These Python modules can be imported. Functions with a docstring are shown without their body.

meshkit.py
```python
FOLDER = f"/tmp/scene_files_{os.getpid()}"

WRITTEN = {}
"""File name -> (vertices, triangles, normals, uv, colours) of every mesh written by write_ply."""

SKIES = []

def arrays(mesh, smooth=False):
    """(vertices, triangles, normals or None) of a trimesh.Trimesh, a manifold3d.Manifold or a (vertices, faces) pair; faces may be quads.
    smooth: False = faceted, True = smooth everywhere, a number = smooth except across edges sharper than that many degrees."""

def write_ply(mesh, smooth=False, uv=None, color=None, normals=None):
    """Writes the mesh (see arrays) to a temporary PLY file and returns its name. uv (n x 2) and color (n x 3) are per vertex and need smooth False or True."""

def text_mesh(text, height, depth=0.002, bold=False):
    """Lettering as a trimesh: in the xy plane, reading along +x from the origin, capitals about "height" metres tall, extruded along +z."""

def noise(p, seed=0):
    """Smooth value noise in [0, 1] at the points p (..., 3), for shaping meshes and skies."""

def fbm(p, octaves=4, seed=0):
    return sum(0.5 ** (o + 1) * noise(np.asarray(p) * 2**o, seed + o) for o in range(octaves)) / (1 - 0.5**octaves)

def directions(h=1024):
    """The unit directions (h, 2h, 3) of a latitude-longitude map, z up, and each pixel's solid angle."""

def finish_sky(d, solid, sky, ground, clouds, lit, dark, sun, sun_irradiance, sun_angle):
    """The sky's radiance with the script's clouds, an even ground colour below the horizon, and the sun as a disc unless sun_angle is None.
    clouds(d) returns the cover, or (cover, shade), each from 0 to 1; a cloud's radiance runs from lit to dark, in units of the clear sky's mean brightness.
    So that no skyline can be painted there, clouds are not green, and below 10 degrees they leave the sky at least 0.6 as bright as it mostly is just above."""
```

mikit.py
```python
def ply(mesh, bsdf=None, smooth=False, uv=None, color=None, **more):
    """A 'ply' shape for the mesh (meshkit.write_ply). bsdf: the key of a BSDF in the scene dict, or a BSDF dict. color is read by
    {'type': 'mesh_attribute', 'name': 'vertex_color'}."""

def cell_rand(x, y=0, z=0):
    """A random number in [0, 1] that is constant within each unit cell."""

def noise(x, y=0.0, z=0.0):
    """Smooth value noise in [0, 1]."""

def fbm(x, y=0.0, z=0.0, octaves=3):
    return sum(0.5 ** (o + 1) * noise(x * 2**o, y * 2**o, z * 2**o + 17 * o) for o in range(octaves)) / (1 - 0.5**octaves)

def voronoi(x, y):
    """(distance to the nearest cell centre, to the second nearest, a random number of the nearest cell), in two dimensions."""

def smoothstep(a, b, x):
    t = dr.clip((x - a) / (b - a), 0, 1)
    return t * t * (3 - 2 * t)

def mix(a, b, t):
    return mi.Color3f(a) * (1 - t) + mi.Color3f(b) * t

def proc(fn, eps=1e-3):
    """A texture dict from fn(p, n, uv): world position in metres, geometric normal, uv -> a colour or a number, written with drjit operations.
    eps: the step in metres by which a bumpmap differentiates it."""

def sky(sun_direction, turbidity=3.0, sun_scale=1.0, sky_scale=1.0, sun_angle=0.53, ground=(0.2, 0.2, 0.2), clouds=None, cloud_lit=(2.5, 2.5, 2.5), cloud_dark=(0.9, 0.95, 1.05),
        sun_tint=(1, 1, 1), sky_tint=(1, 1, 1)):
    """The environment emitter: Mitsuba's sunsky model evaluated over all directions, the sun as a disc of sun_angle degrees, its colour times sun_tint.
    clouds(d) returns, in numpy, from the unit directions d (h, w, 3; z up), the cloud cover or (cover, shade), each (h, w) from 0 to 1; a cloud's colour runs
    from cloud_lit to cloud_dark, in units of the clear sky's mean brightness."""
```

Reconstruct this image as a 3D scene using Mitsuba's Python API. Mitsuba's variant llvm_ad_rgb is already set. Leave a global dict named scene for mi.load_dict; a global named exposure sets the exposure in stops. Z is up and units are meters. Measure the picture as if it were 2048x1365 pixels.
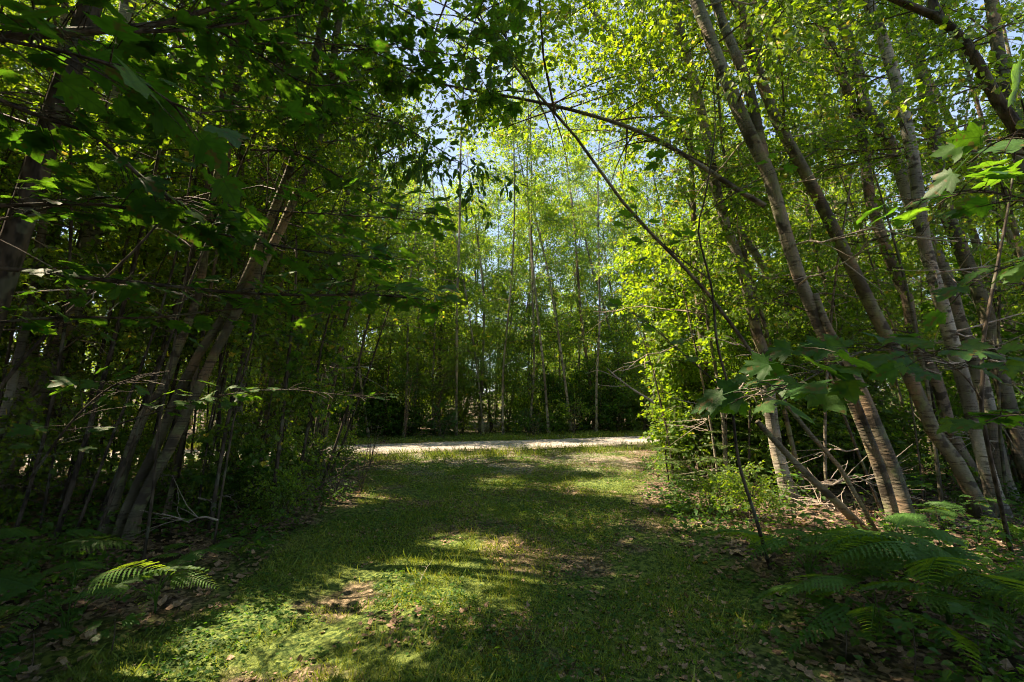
import math
import numpy as np, trimesh, mitsuba as mi, mikit, meshkit
import drjit as dr
from shapely.geometry import Polygon
T = mi.ScalarTransform4f
scene, labels = {}, {}
rng = np.random.default_rng(11)
U = rng.uniform

# ------------------------------------------------------------------ camera, sky, exposure
EYE, PITCH, FPX = 1.5, math.radians(6.25), 950.0
scene['camera'] = {'type': 'perspective', 'fov': math.degrees(2 * math.atan(1024 / FPX)), 'fov_axis': 'x', 'near_clip': 0.05, 'far_clip': 900.0,
                   'to_world': T().look_at(origin=[0, 0, EYE], target=[0, math.cos(PITCH), EYE + math.sin(PITCH)], up=[0, 0, 1])}
AZ, EL = math.radians(-72), math.radians(56)
SUN = np.array([math.sin(AZ) * math.cos(EL), math.cos(AZ) * math.cos(EL), math.sin(EL)])
scene['sky'] = mikit.sky(SUN.tolist(), turbidity=3.0, sky_scale=0.62, sun_tint=(1.0, 0.96, 0.90), sky_tint=(1.12, 1.03, .95), clouds=lambda d: 0.35 * meshkit.fbm(d * [3, 3, 6], 4, 2), cloud_lit=(2.2, 2.25, 2.4))
exposure = 3.62


# ------------------------------------------------------------------ small tools
def norm(v):
    return v / np.maximum(np.linalg.norm(v, axis=-1, keepdims=True), 1e-9)


def ray(px, py):
    r, u = (px - 1024) / FPX, (682.5 - py) / FPX
    return np.array([r, math.cos(PITCH) - u * math.sin(PITCH), math.sin(PITCH) + u * math.cos(PITCH)])


def at(px, py, y):
    """The point of the place that the photograph shows at a pixel, y metres ahead."""
    d = ray(px, py)
    return np.array([0, 0, EYE]) + d * (y / d[1])


def on_ground(px, py):
    d = ray(px, py)
    return np.array([0, 0, EYE]) + d * (-EYE / d[2])


def numbered(name):
    n = 0
    key = name
    while key in USED:
        n += 1
        key = f'{name}_{n:03d}'
    USED.add(key)
    return key


USED = set()


def tag(key, label=None, cat=None, group=None, kind=None):
    labels[key] = {k: v for k, v in (('label', label), ('category', cat), ('group', group), ('kind', kind)) if v}


def ref(k):
    return {'type': 'ref', 'id': k}


def spline(pts, n):
    """Catmull-Rom through the points, n samples evenly along the length."""
    p = np.asarray(pts, float)
    p = np.vstack([2 * p[0] - p[1], p, 2 * p[-1] - p[-2]])
    out = []
    for i in range(1, len(p) - 2):
        t = np.linspace(0, 1, 12, endpoint=False)[:, None]
        a, b, c, d = p[i - 1:i + 3]
        out.append(0.5 * (2 * b + (c - a) * t + (2 * a - 5 * b + 4 * c - d) * t**2 + (3 * b - a - 3 * c + d) * t**3))
    q = np.vstack(out + [p[-2][None]])
    s = np.concatenate([[0], np.cumsum(np.linalg.norm(np.diff(q, axis=0), axis=1))])
    x = np.linspace(0, s[-1], n)
    return np.stack([np.interp(x, s, q[:, k]) for k in range(3)], 1)


def tubes(P, R, sides=3):
    """Many tapering tubes in one mesh: P (n, k, 3), R (n, k)."""
    n, k, _ = P.shape
    t = norm(np.gradient(P, axis=1))
    d = norm(P[:, -1] - P[:, 0])
    up = np.where(np.abs(d[:, 2:]) < 0.8, [[0, 0, 1.0]], [[1.0, 0, 0]])
    a = norm(np.cross(t, up[:, None]))
    b = np.cross(t, a)
    an = np.arange(sides) * 2 * np.pi / sides
    v = P[:, :, None] + R[:, :, None, None] * (np.cos(an)[:, None] * a[:, :, None] + np.sin(an)[:, None] * b[:, :, None])
    i, j = np.meshgrid(np.arange(k - 1), np.arange(sides), indexing='ij')
    q = np.stack([i * sides + j, i * sides + (j + 1) % sides, (i + 1) * sides + (j + 1) % sides, (i + 1) * sides + j], -1).reshape(-1, 4)
    f = np.vstack([q[:, [0, 1, 2]], q[:, [0, 2, 3]]])
    f = (f[None] + (np.arange(n) * k * sides)[:, None, None]).reshape(-1, 3)
    return v.reshape(-1, 3), f


def stem_tube(pts, r, sides=9, rough=0.06, seed=0, flare=0.0):
    """One trunk or limb: radius per point, knots and a flared foot."""
    n = len(pts)
    r = np.interp(np.linspace(0, 1, n), np.linspace(0, 1, len(r)), r)
    if flare:
        h = pts[:, 2] - pts[0, 2]
        r = r * (1 + flare * np.exp(-np.maximum(h, 0) / 0.18))
    v, f = tubes(pts[None], r[None], sides)
    c = np.repeat(pts, sides, 0)
    k = 0.55 * (meshkit.fbm(v * [14, 14, 5] + seed, 3)[:, None] - 0.5) + 0.75 * (meshkit.fbm(v * [7, 7, 2.6] - seed, 2)[:, None] - 0.5)
    v = c + (v - c) * (1 + 2.4 * rough * k)
    e = len(v)
    v = np.vstack([v, pts[-1] + 0.4 * r[-1] * norm(pts[-1] - pts[-2])])
    ring = (n - 1) * sides + np.arange(sides)
    f = np.vstack([f, np.stack([ring, np.roll(ring, -1), np.full(sides, e)], 1)])
    return v, f


DIAMOND = (np.array([[0, 0, 0], [-.40, .42, .07], [0, 1, -.10], [.40, .42, .07]]), np.array([[0, 2, 1], [0, 3, 2]]))
OVATE = (np.array([[0, 0, 0], [-.34, .22, .07], [-.33, .55, .05], [0, 1, -.14], [.33, .55, .05], [.34, .22, .07]]), np.array([[0, 2, 1], [0, 3, 2], [0, 4, 3], [0, 5, 4]]))
LANCE = (np.array([[0, 0, 0], [-.15, .25, .04], [-.15, .6, 0], [0, 1, -.16], [.15, .6, 0], [.15, .25, .04]]), OVATE[1])


def blades(c, axis, nrm, size, tmpl):
    """Many leaves in one mesh. The whole part of uv is a leaf's own random number, the rest its place on the blade."""
    tv, tf = tmpl
    t = norm(axis)
    b = norm(np.cross(t, nrm))
    n = np.cross(b, t)
    s = size[:, None, None]
    v = c[:, None] + s * (tv[None, :, 0:1] * b[:, None] + tv[None, :, 1:2] * t[:, None] + tv[None, :, 2:3] * n[:, None])
    f = (tf[None] + (np.arange(len(c)) * len(tv))[:, None, None]).reshape(-1, 3)
    uv = np.stack([tv[:, 0] * 0.9 + 0.5, tv[:, 1] * 0.9 + 0.05], 1)[None] + rng.integers(0, 64, (len(c), 1, 2))
    return v.reshape(-1, 3), f, uv.reshape(-1, 2)


def join(parts):
    vs, fs, at_ = [], [], 0
    for v, f in parts:
        vs.append(v)
        fs.append(f + at_)
        at_ += len(v)
    return np.vstack(vs), np.vstack(fs)


def randdir(n):
    return norm(rng.normal(size=(n, 3)))


# ------------------------------------------------------------------ materials
def rgb(*c):
    return {'type': 'rgb', 'value': list(c)}


def leaf_bsdf(key, r0, r1, t0, t1, gloss=0.45, rough=0.42, yellow=None, trans=0.5):
    def pick(a, b, veins, wood):
        def fn(p, n, uv):
            ku, kv = dr.floor(uv.x), dr.floor(uv.y)
            k = mikit.cell_rand(ku, kv, 7)
            c = mikit.mix(a, b, k)
            if yellow is not None:
                c = dr.select(mikit.cell_rand(ku, kv, 3) > 0.985, mi.Color3f(yellow), c)
            lu, lv = dr.abs(uv.x - ku - 0.5), uv.y - kv
            rib = dr.maximum(1 - mikit.smoothstep(0.0, 0.03, lu), 0.6 * (1 - mikit.smoothstep(0.0, 0.16, dr.abs(mikit.mi.Float(dr.abs((lv - lu * 0.8) * 7 - dr.floor((lv - lu * 0.8) * 7) - 0.5))))))
            c = c * (1 + 1.5 * veins * rib) * (0.82 + 0.36 * mikit.noise(uv.x * 9, uv.y * 9, 0)) * mikit.mix((.72, .80, .85), (1.22, 1.14, 1.0), mikit.noise(p.x * .45, p.y * .45, p.z * .3))
            c = mikit.mix(c, (.16, .10, .03), 0.7 * mikit.smoothstep(0.70, 0.76, mikit.fbm(uv.x * 6, uv.y * 6, 3, 3)))
            return dr.select(uv.x > 500, mi.Color3f(*wood), c)
        return fn
    scene[key] = {'type': 'blendbsdf', 'weight': trans,
                  'a': {'type': 'twosided', 'b': {'type': 'principled', 'base_color': mikit.proc(pick(r0, r1, 0.35, (.13, .095, .065))), 'roughness': rough, 'specular': gloss}},
                  'b': {'type': 'principledthin', 'base_color': mikit.proc(pick(t0, t1, -0.3, (.01, .008, .005))), 'roughness': 0.6, 'diff_trans': 2.0, 'spec_trans': 0.0, 'eta': 1.3}}


leaf_bsdf('birch_leaf_material', (.055, .120, .026), (.105, .180, .040), (.25, .49, .008), (.54, .73, .018), yellow=(.55, .45, .05))
leaf_bsdf('maple_leaf_material', (.036, .098, .026), (.060, .135, .032), (.12, .30, .010), (.22, .43, .015), gloss=0.3, rough=0.5)
leaf_bsdf('fern_material', (.045, .125, .028), (.070, .160, .038), (.16, .34, .015), (.28, .42, .022), gloss=0.3, rough=0.55)
leaf_bsdf('grass_material', (.085, .160, .030), (.200, .260, .065), (.34, .48, .022), (.56, .60, .06), gloss=0.3, rough=0.5, yellow=(.50, .40, .18), trans=0.42)
leaf_bsdf('needle_material', (.040, .095, .030), (.080, .150, .035), (.20, .32, .02), (.36, .44, .03), gloss=0.35, rough=0.5, trans=0.35)
leaf_bsdf('litter_material', (.10, .070, .050), (.36, .26, .20), (.16, .09, .045), (.26, .17, .09), gloss=0.2, rough=0.7, yellow=(.45, .30, .05), trans=0.12)


def birch_bark(p, n, uv):
    line = mikit.noise(p.x * 9, p.y * 9, p.z * 75)
    dash = mikit.smoothstep(0.62, 0.74, line) * mikit.smoothstep(0.30, 0.55, mikit.noise(p.x * 16, p.y * 16, p.z * 9))
    scar = mikit.smoothstep(0.57, 0.66, mikit.fbm(p.x * 7, p.y * 7, p.z * 9, 3))
    tone = mikit.fbm(p.x * 3, p.y * 3, p.z * 1.3, 3)
    grain = mikit.fbm(p.x * 60, p.y * 60, p.z * 110, 2)
    hue = mikit.mix(mikit.mix((.35, .325, .265), (.140, .135, .080), uv.x), (.20, .145, .10), uv.y)
    c = hue * (0.36 + 0.84 * mikit.smoothstep(0.25, 0.75, tone))
    c = mikit.mix(c, (.34, .20, .11), (0.25 + 0.5 * uv.y) * mikit.smoothstep(0.56, 0.7, mikit.fbm(p.x * 4 + 9, p.y * 4, p.z * 2.2, 3)))
    c = mikit.mix(c, (.20, .23, .10), 0.5 * mikit.smoothstep(0.55, 0.7, mikit.fbm(p.x * 11, p.y * 11 + 5, p.z * 8, 3)))
    c = mikit.mix(c, (.055, .045, .035), dr.maximum(0.8 * dash, 0.9 * scar))
    return c * (0.75 + 0.5 * grain)


def dark_bark(p, n, uv):
    g = mikit.fbm(p.x * 30, p.y * 30, p.z * 9, 3)
    c = mikit.mix((.030, .024, .018), (.105, .082, .060), mikit.smoothstep(0.3, 0.7, g))
    lichen = mikit.smoothstep(0.60, 0.68, mikit.fbm(p.x * 9, p.y * 9 + 3, p.z * 7, 3))
    return mikit.mix(c, (.16, .17, .12), 0.5 * lichen)


def bark_bsdf(key, fn, relief, bump):
    scene[key] = {'type': 'twosided', 'b': {'type': 'bumpmap', 't': mikit.proc(bump, eps=2e-3), 'scale': relief, 'b': {'type': 'principled', 'base_color': mikit.proc(fn), 'roughness': 0.75, 'specular': 0.25}}}


bark_bsdf('birch_bark_material', birch_bark, 0.008, lambda p, n, uv: mikit.fbm(p.x * 18, p.y * 18, p.z * 60, 2))
bark_bsdf('dark_bark_material', dark_bark, 0.008, lambda p, n, uv: mikit.fbm(p.x * 34, p.y * 34, p.z * 9, 2))
scene['twig_material'] = {'type': 'twosided', 'b': {'type': 'principled', 'base_color': mikit.proc(lambda p, n, uv: mikit.mix((.045, .034, .025), (.14, .105, .075), mikit.noise(p.x * 25, p.y * 25, p.z * 25))), 'roughness': 0.7}}
scene['dead_wood_material'] = {'type': 'twosided', 'b': {'type': 'principled', 'base_color': mikit.proc(lambda p, n, uv: mikit.mix((.24, .19, .15), (.50, .43, .36), mikit.noise(p.x * 30, p.y * 30, p.z * 30))), 'roughness': 0.8}}

# ------------------------------------------------------------------ lay of the land
NEAR_EDGE = np.array([[-60, -9], [-30, 2.0], [-16, 7.2], [-8.9, 10.1], [-3.4, 11.8], [0, 12.75], [4.6, 14.2], [8.5, 16.2], [14, 20.5], [24, 29], [50, 48], [80, 68.0]])
ROAD_W = 2.5


def road_near(x):
    return np.interp(x, NEAR_EDGE[:, 0], NEAR_EDGE[:, 1])


def lane_l(y):
    return np.interp(y, [-6, 2, 4, 7, 10, 12.5], [-2.3, -2.3, -2.2, -2.35, -3.0, -4.2])


def lane_r(y):
    return np.interp(y, [-6, 2, 4, 7, 10, 12.5], [1.5, 1.5, 1.6, 1.9, 2.7, 4.6])


def road_mask(x, y):
    s = (y - road_near(x)) / ROAD_W
    return np.clip(np.minimum(s, 1 - s) * 4 + 0.6, 0, 1)


def height(x, y):
    x, y = np.asarray(x, float), np.asarray(y, float)
    p = np.stack([x, y, 0 * x], -1)
    m = 1 - road_mask(x, y)
    off = np.clip(np.maximum(lane_l(y) - x, x - lane_r(y)), 0, 1.5) / 1.5
    h = 0.10 * (meshkit.fbm(p * 0.5, 3) - 0.5) * (0.4 + 0.6 * off) + 0.05 * off
    for xt in (-1.35, 0.55):
        h = h - 0.035 * np.exp(-((x - xt - 0.02 * y) / 0.28) ** 2) * (y < road_near(x))
    return h * m + 0.02 * (1 - m)


def grid_axis(marks):
    out = []
    for a, b, step in marks:
        out.append(np.arange(a, b, step))
    return np.concatenate(out + [[marks[-1][1]]])


gx = grid_axis([(-300, -40, 20), (-40, -12, 1.5), (-12, -5, 0.25), (-5, 6, 0.06), (6, 14, 0.25), (14, 50, 2), (50, 300, 25)])
gy = grid_axis([(-60, -6, 4), (-6, 1.5, 0.4), (1.5, 10, 0.06), (10, 18, 0.12), (18, 40, 1), (40, 400, 20)])
X, Y = np.meshgrid(gx, gy)
Z = height(X, Y)
near = ((np.abs(X) < 9) & (Y > 1) & (Y < 20)) * (1 - road_mask(X, Y))
Z = Z + near * 0.035 * (meshkit.fbm(np.stack([X * 9, Y * 9, 0 * X], -1), 3, 5) - 0.5)
i, j = np.meshgrid(np.arange(len(gy) - 1), np.arange(len(gx) - 1), indexing='ij')
a = i * len(gx) + j
GF = np.stack([a, a + 1, a + 1 + len(gx), a + len(gx)], -1).reshape(-1, 4)


def lane_noise(p):
    return mikit.fbm(p.x * 1.6, p.y * 1.6, 0, 4)


def ground_color(p, n, uv):
    fine = mikit.fbm(p.x * 40, p.y * 40, 0, 3)
    mid = mikit.fbm(p.x * 7, p.y * 7, 0, 3)
    litter = mikit.mix((.060, .042, .030), (.24, .17, .125), mikit.smoothstep(0.3, 0.75, fine))
    litter = mikit.mix(litter, (.030, .022, .016), mikit.smoothstep(0.5, 0.65, mid))
    moss = mikit.mix((.030, .055, .012), (.13, .17, .04), mikit.smoothstep(0.3, 0.7, fine))
    gravel = mikit.mix((.12, .095, .07), (.33, .29, .25), mikit.smoothstep(0.4, 0.7, mikit.fbm(p.x * 30, p.y * 30, 9, 2)))
    off = dr.maximum(-2.4 - p.x, p.x - (1.45 + 0.1 * p.y))
    inside = 1 - mikit.smoothstep(-0.3, 0.5, off + 1.1 * (mikit.fbm(p.x * 2.2, p.y * 2.2, 4, 3) - 0.5))
    bare = mikit.smoothstep(0.51, 0.62, lane_noise(p))
    green = inside * (1 - 0.8 * bare)
    c = mikit.mix(litter, moss, green)
    toroad = mikit.smoothstep(7.5, 10.5, p.y - 0.27 * p.x) * mikit.smoothstep(0.38, 0.52, mikit.fbm(p.x * 1.3, p.y * 1.3, 3, 3))
    return mikit.mix(c, gravel, 0.8 * toroad)


scene['ground_material'] = {'type': 'twosided', 'b': {'type': 'bumpmap', 't': mikit.proc(lambda p, n, uv: mikit.fbm(p.x * 45, p.y * 45, 0, 3), eps=3e-3), 'scale': 0.02,
                            'b': {'type': 'principled', 'base_color': mikit.proc(ground_color), 'roughness': 0.9, 'specular': 0.15}}}
scene['ground'] = mikit.ply((np.stack([X, Y, Z], -1).reshape(-1, 3), GF), 'ground_material', smooth=True)
tag('ground', 'mossy lane and brown leaf litter of the forest floor', kind='structure')


def road_color(p, n, uv):
    s = mikit.voronoi(p.x * 38, p.y * 38)
    peb = mikit.mix((.14, .13, .12), (.38, .36, .335), s[2])
    dust = mikit.mix((.21, .195, .178), (.31, .29, .265), mikit.fbm(p.x * 2, p.y * 2, 0, 4))
    c = mikit.mix(dust, peb, 0.6)
    edge = dr.minimum(uv.y, 1 - uv.y)
    dirt = 1 - mikit.smoothstep(0.0, 0.22, edge + 0.3 * (mikit.fbm(p.x * 3, p.y * 3, 0, 3) - 0.5))
    mid = (1 - mikit.smoothstep(0.03, 0.13, dr.abs(uv.y - 0.5))) * mikit.smoothstep(0.45, 0.6, mikit.fbm(p.x * 4, p.y * 4, 2, 3))
    return mikit.mix(c, (.20, .16, .10), dr.maximum(0.75 * dirt, 0.6 * mid))


scene['road_material'] = {'type': 'twosided', 'b': {'type': 'bumpmap', 't': mikit.proc(lambda p, n, uv: mikit.fbm(p.x * 40, p.y * 40, 0, 2), eps=3e-3), 'scale': 0.012,
                          'b': {'type': 'principled', 'base_color': mikit.proc(road_color), 'roughness': 0.9, 'specular': 0.2}}}
rx = np.concatenate([np.arange(-60, -14, 2.0), np.arange(-14, 14, 0.2), np.arange(14, 80, 2.0)])
rs = np.linspace(0, 1, 13)
RX, RS = np.meshgrid(rx, rs, indexing='ij')
RY = road_near(RX) + RS * ROAD_W
edge_wob = 0.5 * (meshkit.fbm(np.stack([RX * 1.3, RS * 0, 0 * RX], -1), 3) - 0.5)
RY = RY + edge_wob * np.abs(RS - 0.5) * 2
RZ = 0.026 + 0.03 * (1 - (2 * RS - 1) ** 2) + 0.02 * (meshkit.fbm(np.stack([RX * 2, RY * 2, 0 * RX], -1), 3, 8) - 0.5) * np.minimum(1, 8 * np.minimum(RS, 1 - RS))
ai = np.arange(len(rx) - 1)[:, None] * 13 + np.arange(12)[None]
scene['gravel_road'] = mikit.ply((np.stack([RX, RY, RZ], -1).reshape(-1, 3), np.stack([ai, ai + 13, ai + 14, ai + 1], -1).reshape(-1, 4)), 'road_material', smooth=True,
                                 uv=np.stack([RX, RS], -1).reshape(-1, 2))
tag('gravel_road', 'pale sunlit gravel road crossing behind the lane', kind='structure')

# ------------------------------------------------------------------ the gaps in the canopy: where sunbeams reach the ground (source pixels of the flecks)
FLECKS = [(930, 1105, 62, 22), (870, 1180, 45, 30), (800, 1160, 26, 14), (980, 1120, 40, 12), (470, 1275, 52, 26), (600, 1240, 18, 16), (1005, 966, 22, 8), (1200, 974, 55, 8), (1350, 985, 75, 18),
          (1450, 1000, 70, 16), (440, 1350, 40, 14), (560, 1335, 18, 10), (760, 1150, 24, 10), (1000, 1150, 22, 12), (1270, 912, 70, 8), (720, 1000, 20, 8), (1890, 1130, 20, 12)]
SHAFTS = []
for (px, py, rx_, ry_) in FLECKS:
    c = on_ground(px, py)
    ex = np.linalg.norm(on_ground(px + rx_, py) - c)
    ey = abs(on_ground(px, py - ry_)[1] - on_ground(px, py + ry_)[1]) / 2
    SHAFTS.append((c[0], c[1], ex, ey))


def sunlit(g, grow_by=0.26):
    s = np.zeros(len(g))
    for (x, y, ex, ey) in SHAFTS:
        q = ((g[:, 0] - x) / (ex + grow_by)) ** 2 + ((g[:, 1] - y) / (ey + grow_by)) ** 2
        s = np.maximum(s, np.clip(1.9 - 1.15 * q, 0, 1))
    d = g[:, 1] - road_near(g[:, 0])
    band = np.clip((d + 0.1) / 0.3, 0, 1) * np.clip((1.35 - d) / 0.6, 0, 1) * (np.abs(g[:, 0]) < 11)
    band = band * np.clip(4.5 * (meshkit.fbm(np.stack([g[:, 0] * 1.1, g[:, 1] * 1.8, 0 * d], -1), 3, 21) - 0.36), 0, 0.98)
    return np.maximum(s, band)


def keep(p, thin=1.0):
    """Leaves stay unless they would stand in the lane, at the camera or in one of the gaps."""
    g = p - SUN * (p[:, 2:] / SUN[2])
    ok = U(size=len(p)) > sunlit(g)
    x, y, z = p.T
    inl = (x > lane_l(y) - 0.1) & (x < lane_r(y) + 0.1) & (y > -2) & (y < 13)
    ok &= ~(inl & (z < 2.6 + 0.06 * np.maximum(y, 0)))
    ok &= ~((np.abs(y - road_near(x) - 1.5) < 2.0) & (z < 3.0))
    ok &= np.linalg.norm(p - [0, 0, EYE], axis=1) > 1.6
    rift = (np.abs(x + .15 + .155 * y) < .06 + .032 * y) & (z > 3.4 + .30 * y) & (y > 2) & (y < 19)
    ok &= ~(rift & (U(size=len(p)) < .5))
    return ok


# ------------------------------------------------------------------ trees
LOBED = (np.array([[0, .40, -.03], [0, 0, 0], [-.40, .02, .05], [-.26, .26, .02], [-.54, .52, -.02], [-.20, .55, .02], [0, 1, -.10], [.20, .55, .02], [.54, .52, -.02], [.26, .26, .02], [.40, .02, .05]]),
         np.array([[0, k, k % 10 + 1] for k in range(1, 11)]))


def spray_mesh(seed, n, lsize, tmpl, nside, droop, flat, jit=.03):
    """A leafy twig about half a metre long, growing along +y: the unit that crowns are made of."""
    g = np.random.default_rng(seed)
    s = np.linspace(0, 1, 5)[:, None]
    main = np.array([0, .5, 0]) * s + np.array([0, 0, -droop * .5]) * s**2 + np.array([.05 * g.normal(), 0, .03 * g.normal()]) * s**2
    lines, rad = [main], [.0036]
    for k in range(nside):
        t = g.uniform(.08, .9)
        b = np.array([np.interp(t, s[:, 0], main[:, q]) for q in range(3)])
        d = norm(np.array([(1 if k % 2 else -1) * g.uniform(.5, 1), g.uniform(.3, 1), g.normal() * (.6 - .45 * flat)]))
        l = .30 * (1.15 - .6 * t) * g.uniform(.7, 1.2)
        lines.append(b + d * l * s + np.array([0, 0, -droop * l]) * s**2)
        rad.append(.0022)
    v, f = tubes(np.stack(lines), np.stack([np.linspace(r, r * .5, 5) for r in rad]), 3)
    li = g.integers(0, len(lines), n)
    u = g.uniform(.1, 1, n) * 4
    k = np.minimum(u.astype(int), 3)
    Ls = np.stack(lines)
    c = Ls[li, k] + (Ls[li, k + 1] - Ls[li, k]) * (u - k)[:, None] + g.normal(size=(n, 3)) * [jit, jit, jit * (1 - .6 * flat)]
    d = norm(Ls[li, 4] - Ls[li, 0])
    side = np.cross(d, [0, 0, 1.0]) * np.where(g.uniform(size=n) < .5, -1, 1)[:, None]
    ax = norm(d * .6 + side * g.uniform(.3, 1.1, (n, 1)) + g.normal(size=(n, 3)) * .25 - np.array([0, 0, .55 * (1 - flat)]))
    nr = norm(g.normal(size=(n, 3)) * (.75 - .4 * flat) + [0, 0, 1.0])
    lv, lf, luv = blades(c, ax, nr, lsize * g.uniform(.6, 1.2, n), tmpl)
    return mikit_pair((np.vstack([v, lv]), np.vstack([f, lf + len(v)])), np.vstack([np.full((len(v), 2), 600.5), luv]))


def mikit_pair(m, uv):
    return m, uv


SPRAYS = {}


def sprays(name, count, mat, *a):
    SPRAYS[name] = []
    for k in range(count):
        m, uv = spray_mesh(100 + k + 37 * len(SPRAYS), *a)
        scene[f'{name}_{k + 1}'] = {'type': 'shapegroup', 'leaves': mikit.ply(m, mat, uv=uv)}
        SPRAYS[name].append(f'{name}_{k + 1}')


sprays('birch_spray_near', 6, 'birch_leaf_material', 46, .062, OVATE, 6, .35, .15)
sprays('birch_spray', 6, 'birch_leaf_material', 50, .064, DIAMOND, 6, .35, .15)
sprays('maple_spray', 6, 'maple_leaf_material', 26, .095, LOBED, 5, .15, .8)
sprays('cherry_spray', 3, 'maple_leaf_material', 22, .115, LANCE, 4, .5, .1)
sprays('hazel_spray', 6, 'birch_leaf_material', 34, .075, OVATE, 5, .2, .6)


def clad(key, part, kind, C, D, scale):
    """Leafy twigs at C growing along D, as pieces of one part."""
    C, D = np.asarray(C), norm(np.asarray(D))
    L_ = .5 * scale
    ok = keep(C + D * L_[:, None] * .15) & keep(C + D * L_[:, None] * .6) & keep(C + D * L_[:, None])
    C, D, scale = C[ok], D[ok], scale[ok]
    names = SPRAYS[kind]
    up = np.array([0, 0, 1.0]) + rng.normal(size=C.shape) * .25
    which = rng.integers(0, len(names), len(C))
    for q in range(len(C)):
        scene[f'{key}__{part}__{q + 1:03d}'] = {'type': 'instance', 'to_world': place(C[q], D[q], up[q], float(scale[q])), 'group': ref(names[which[q]])}
    if len(C):
        tag(f'{key}__{part}', kind='stuff')
    return len(C)


def place(c, axis, nrm, size):
    t = axis / np.linalg.norm(axis)
    b = np.array([t[1] * nrm[2] - t[2] * nrm[1], t[2] * nrm[0] - t[0] * nrm[2], t[0] * nrm[1] - t[1] * nrm[0]])
    b = b / np.linalg.norm(b)
    n = np.array([b[1] * t[2] - b[2] * t[1], b[2] * t[0] - b[0] * t[2], b[0] * t[1] - b[1] * t[0]])
    m = np.eye(4)
    m[:3, 0], m[:3, 1], m[:3, 2], m[:3, 3] = b * size, t * size, n * size, c
    return T(m)


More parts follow.
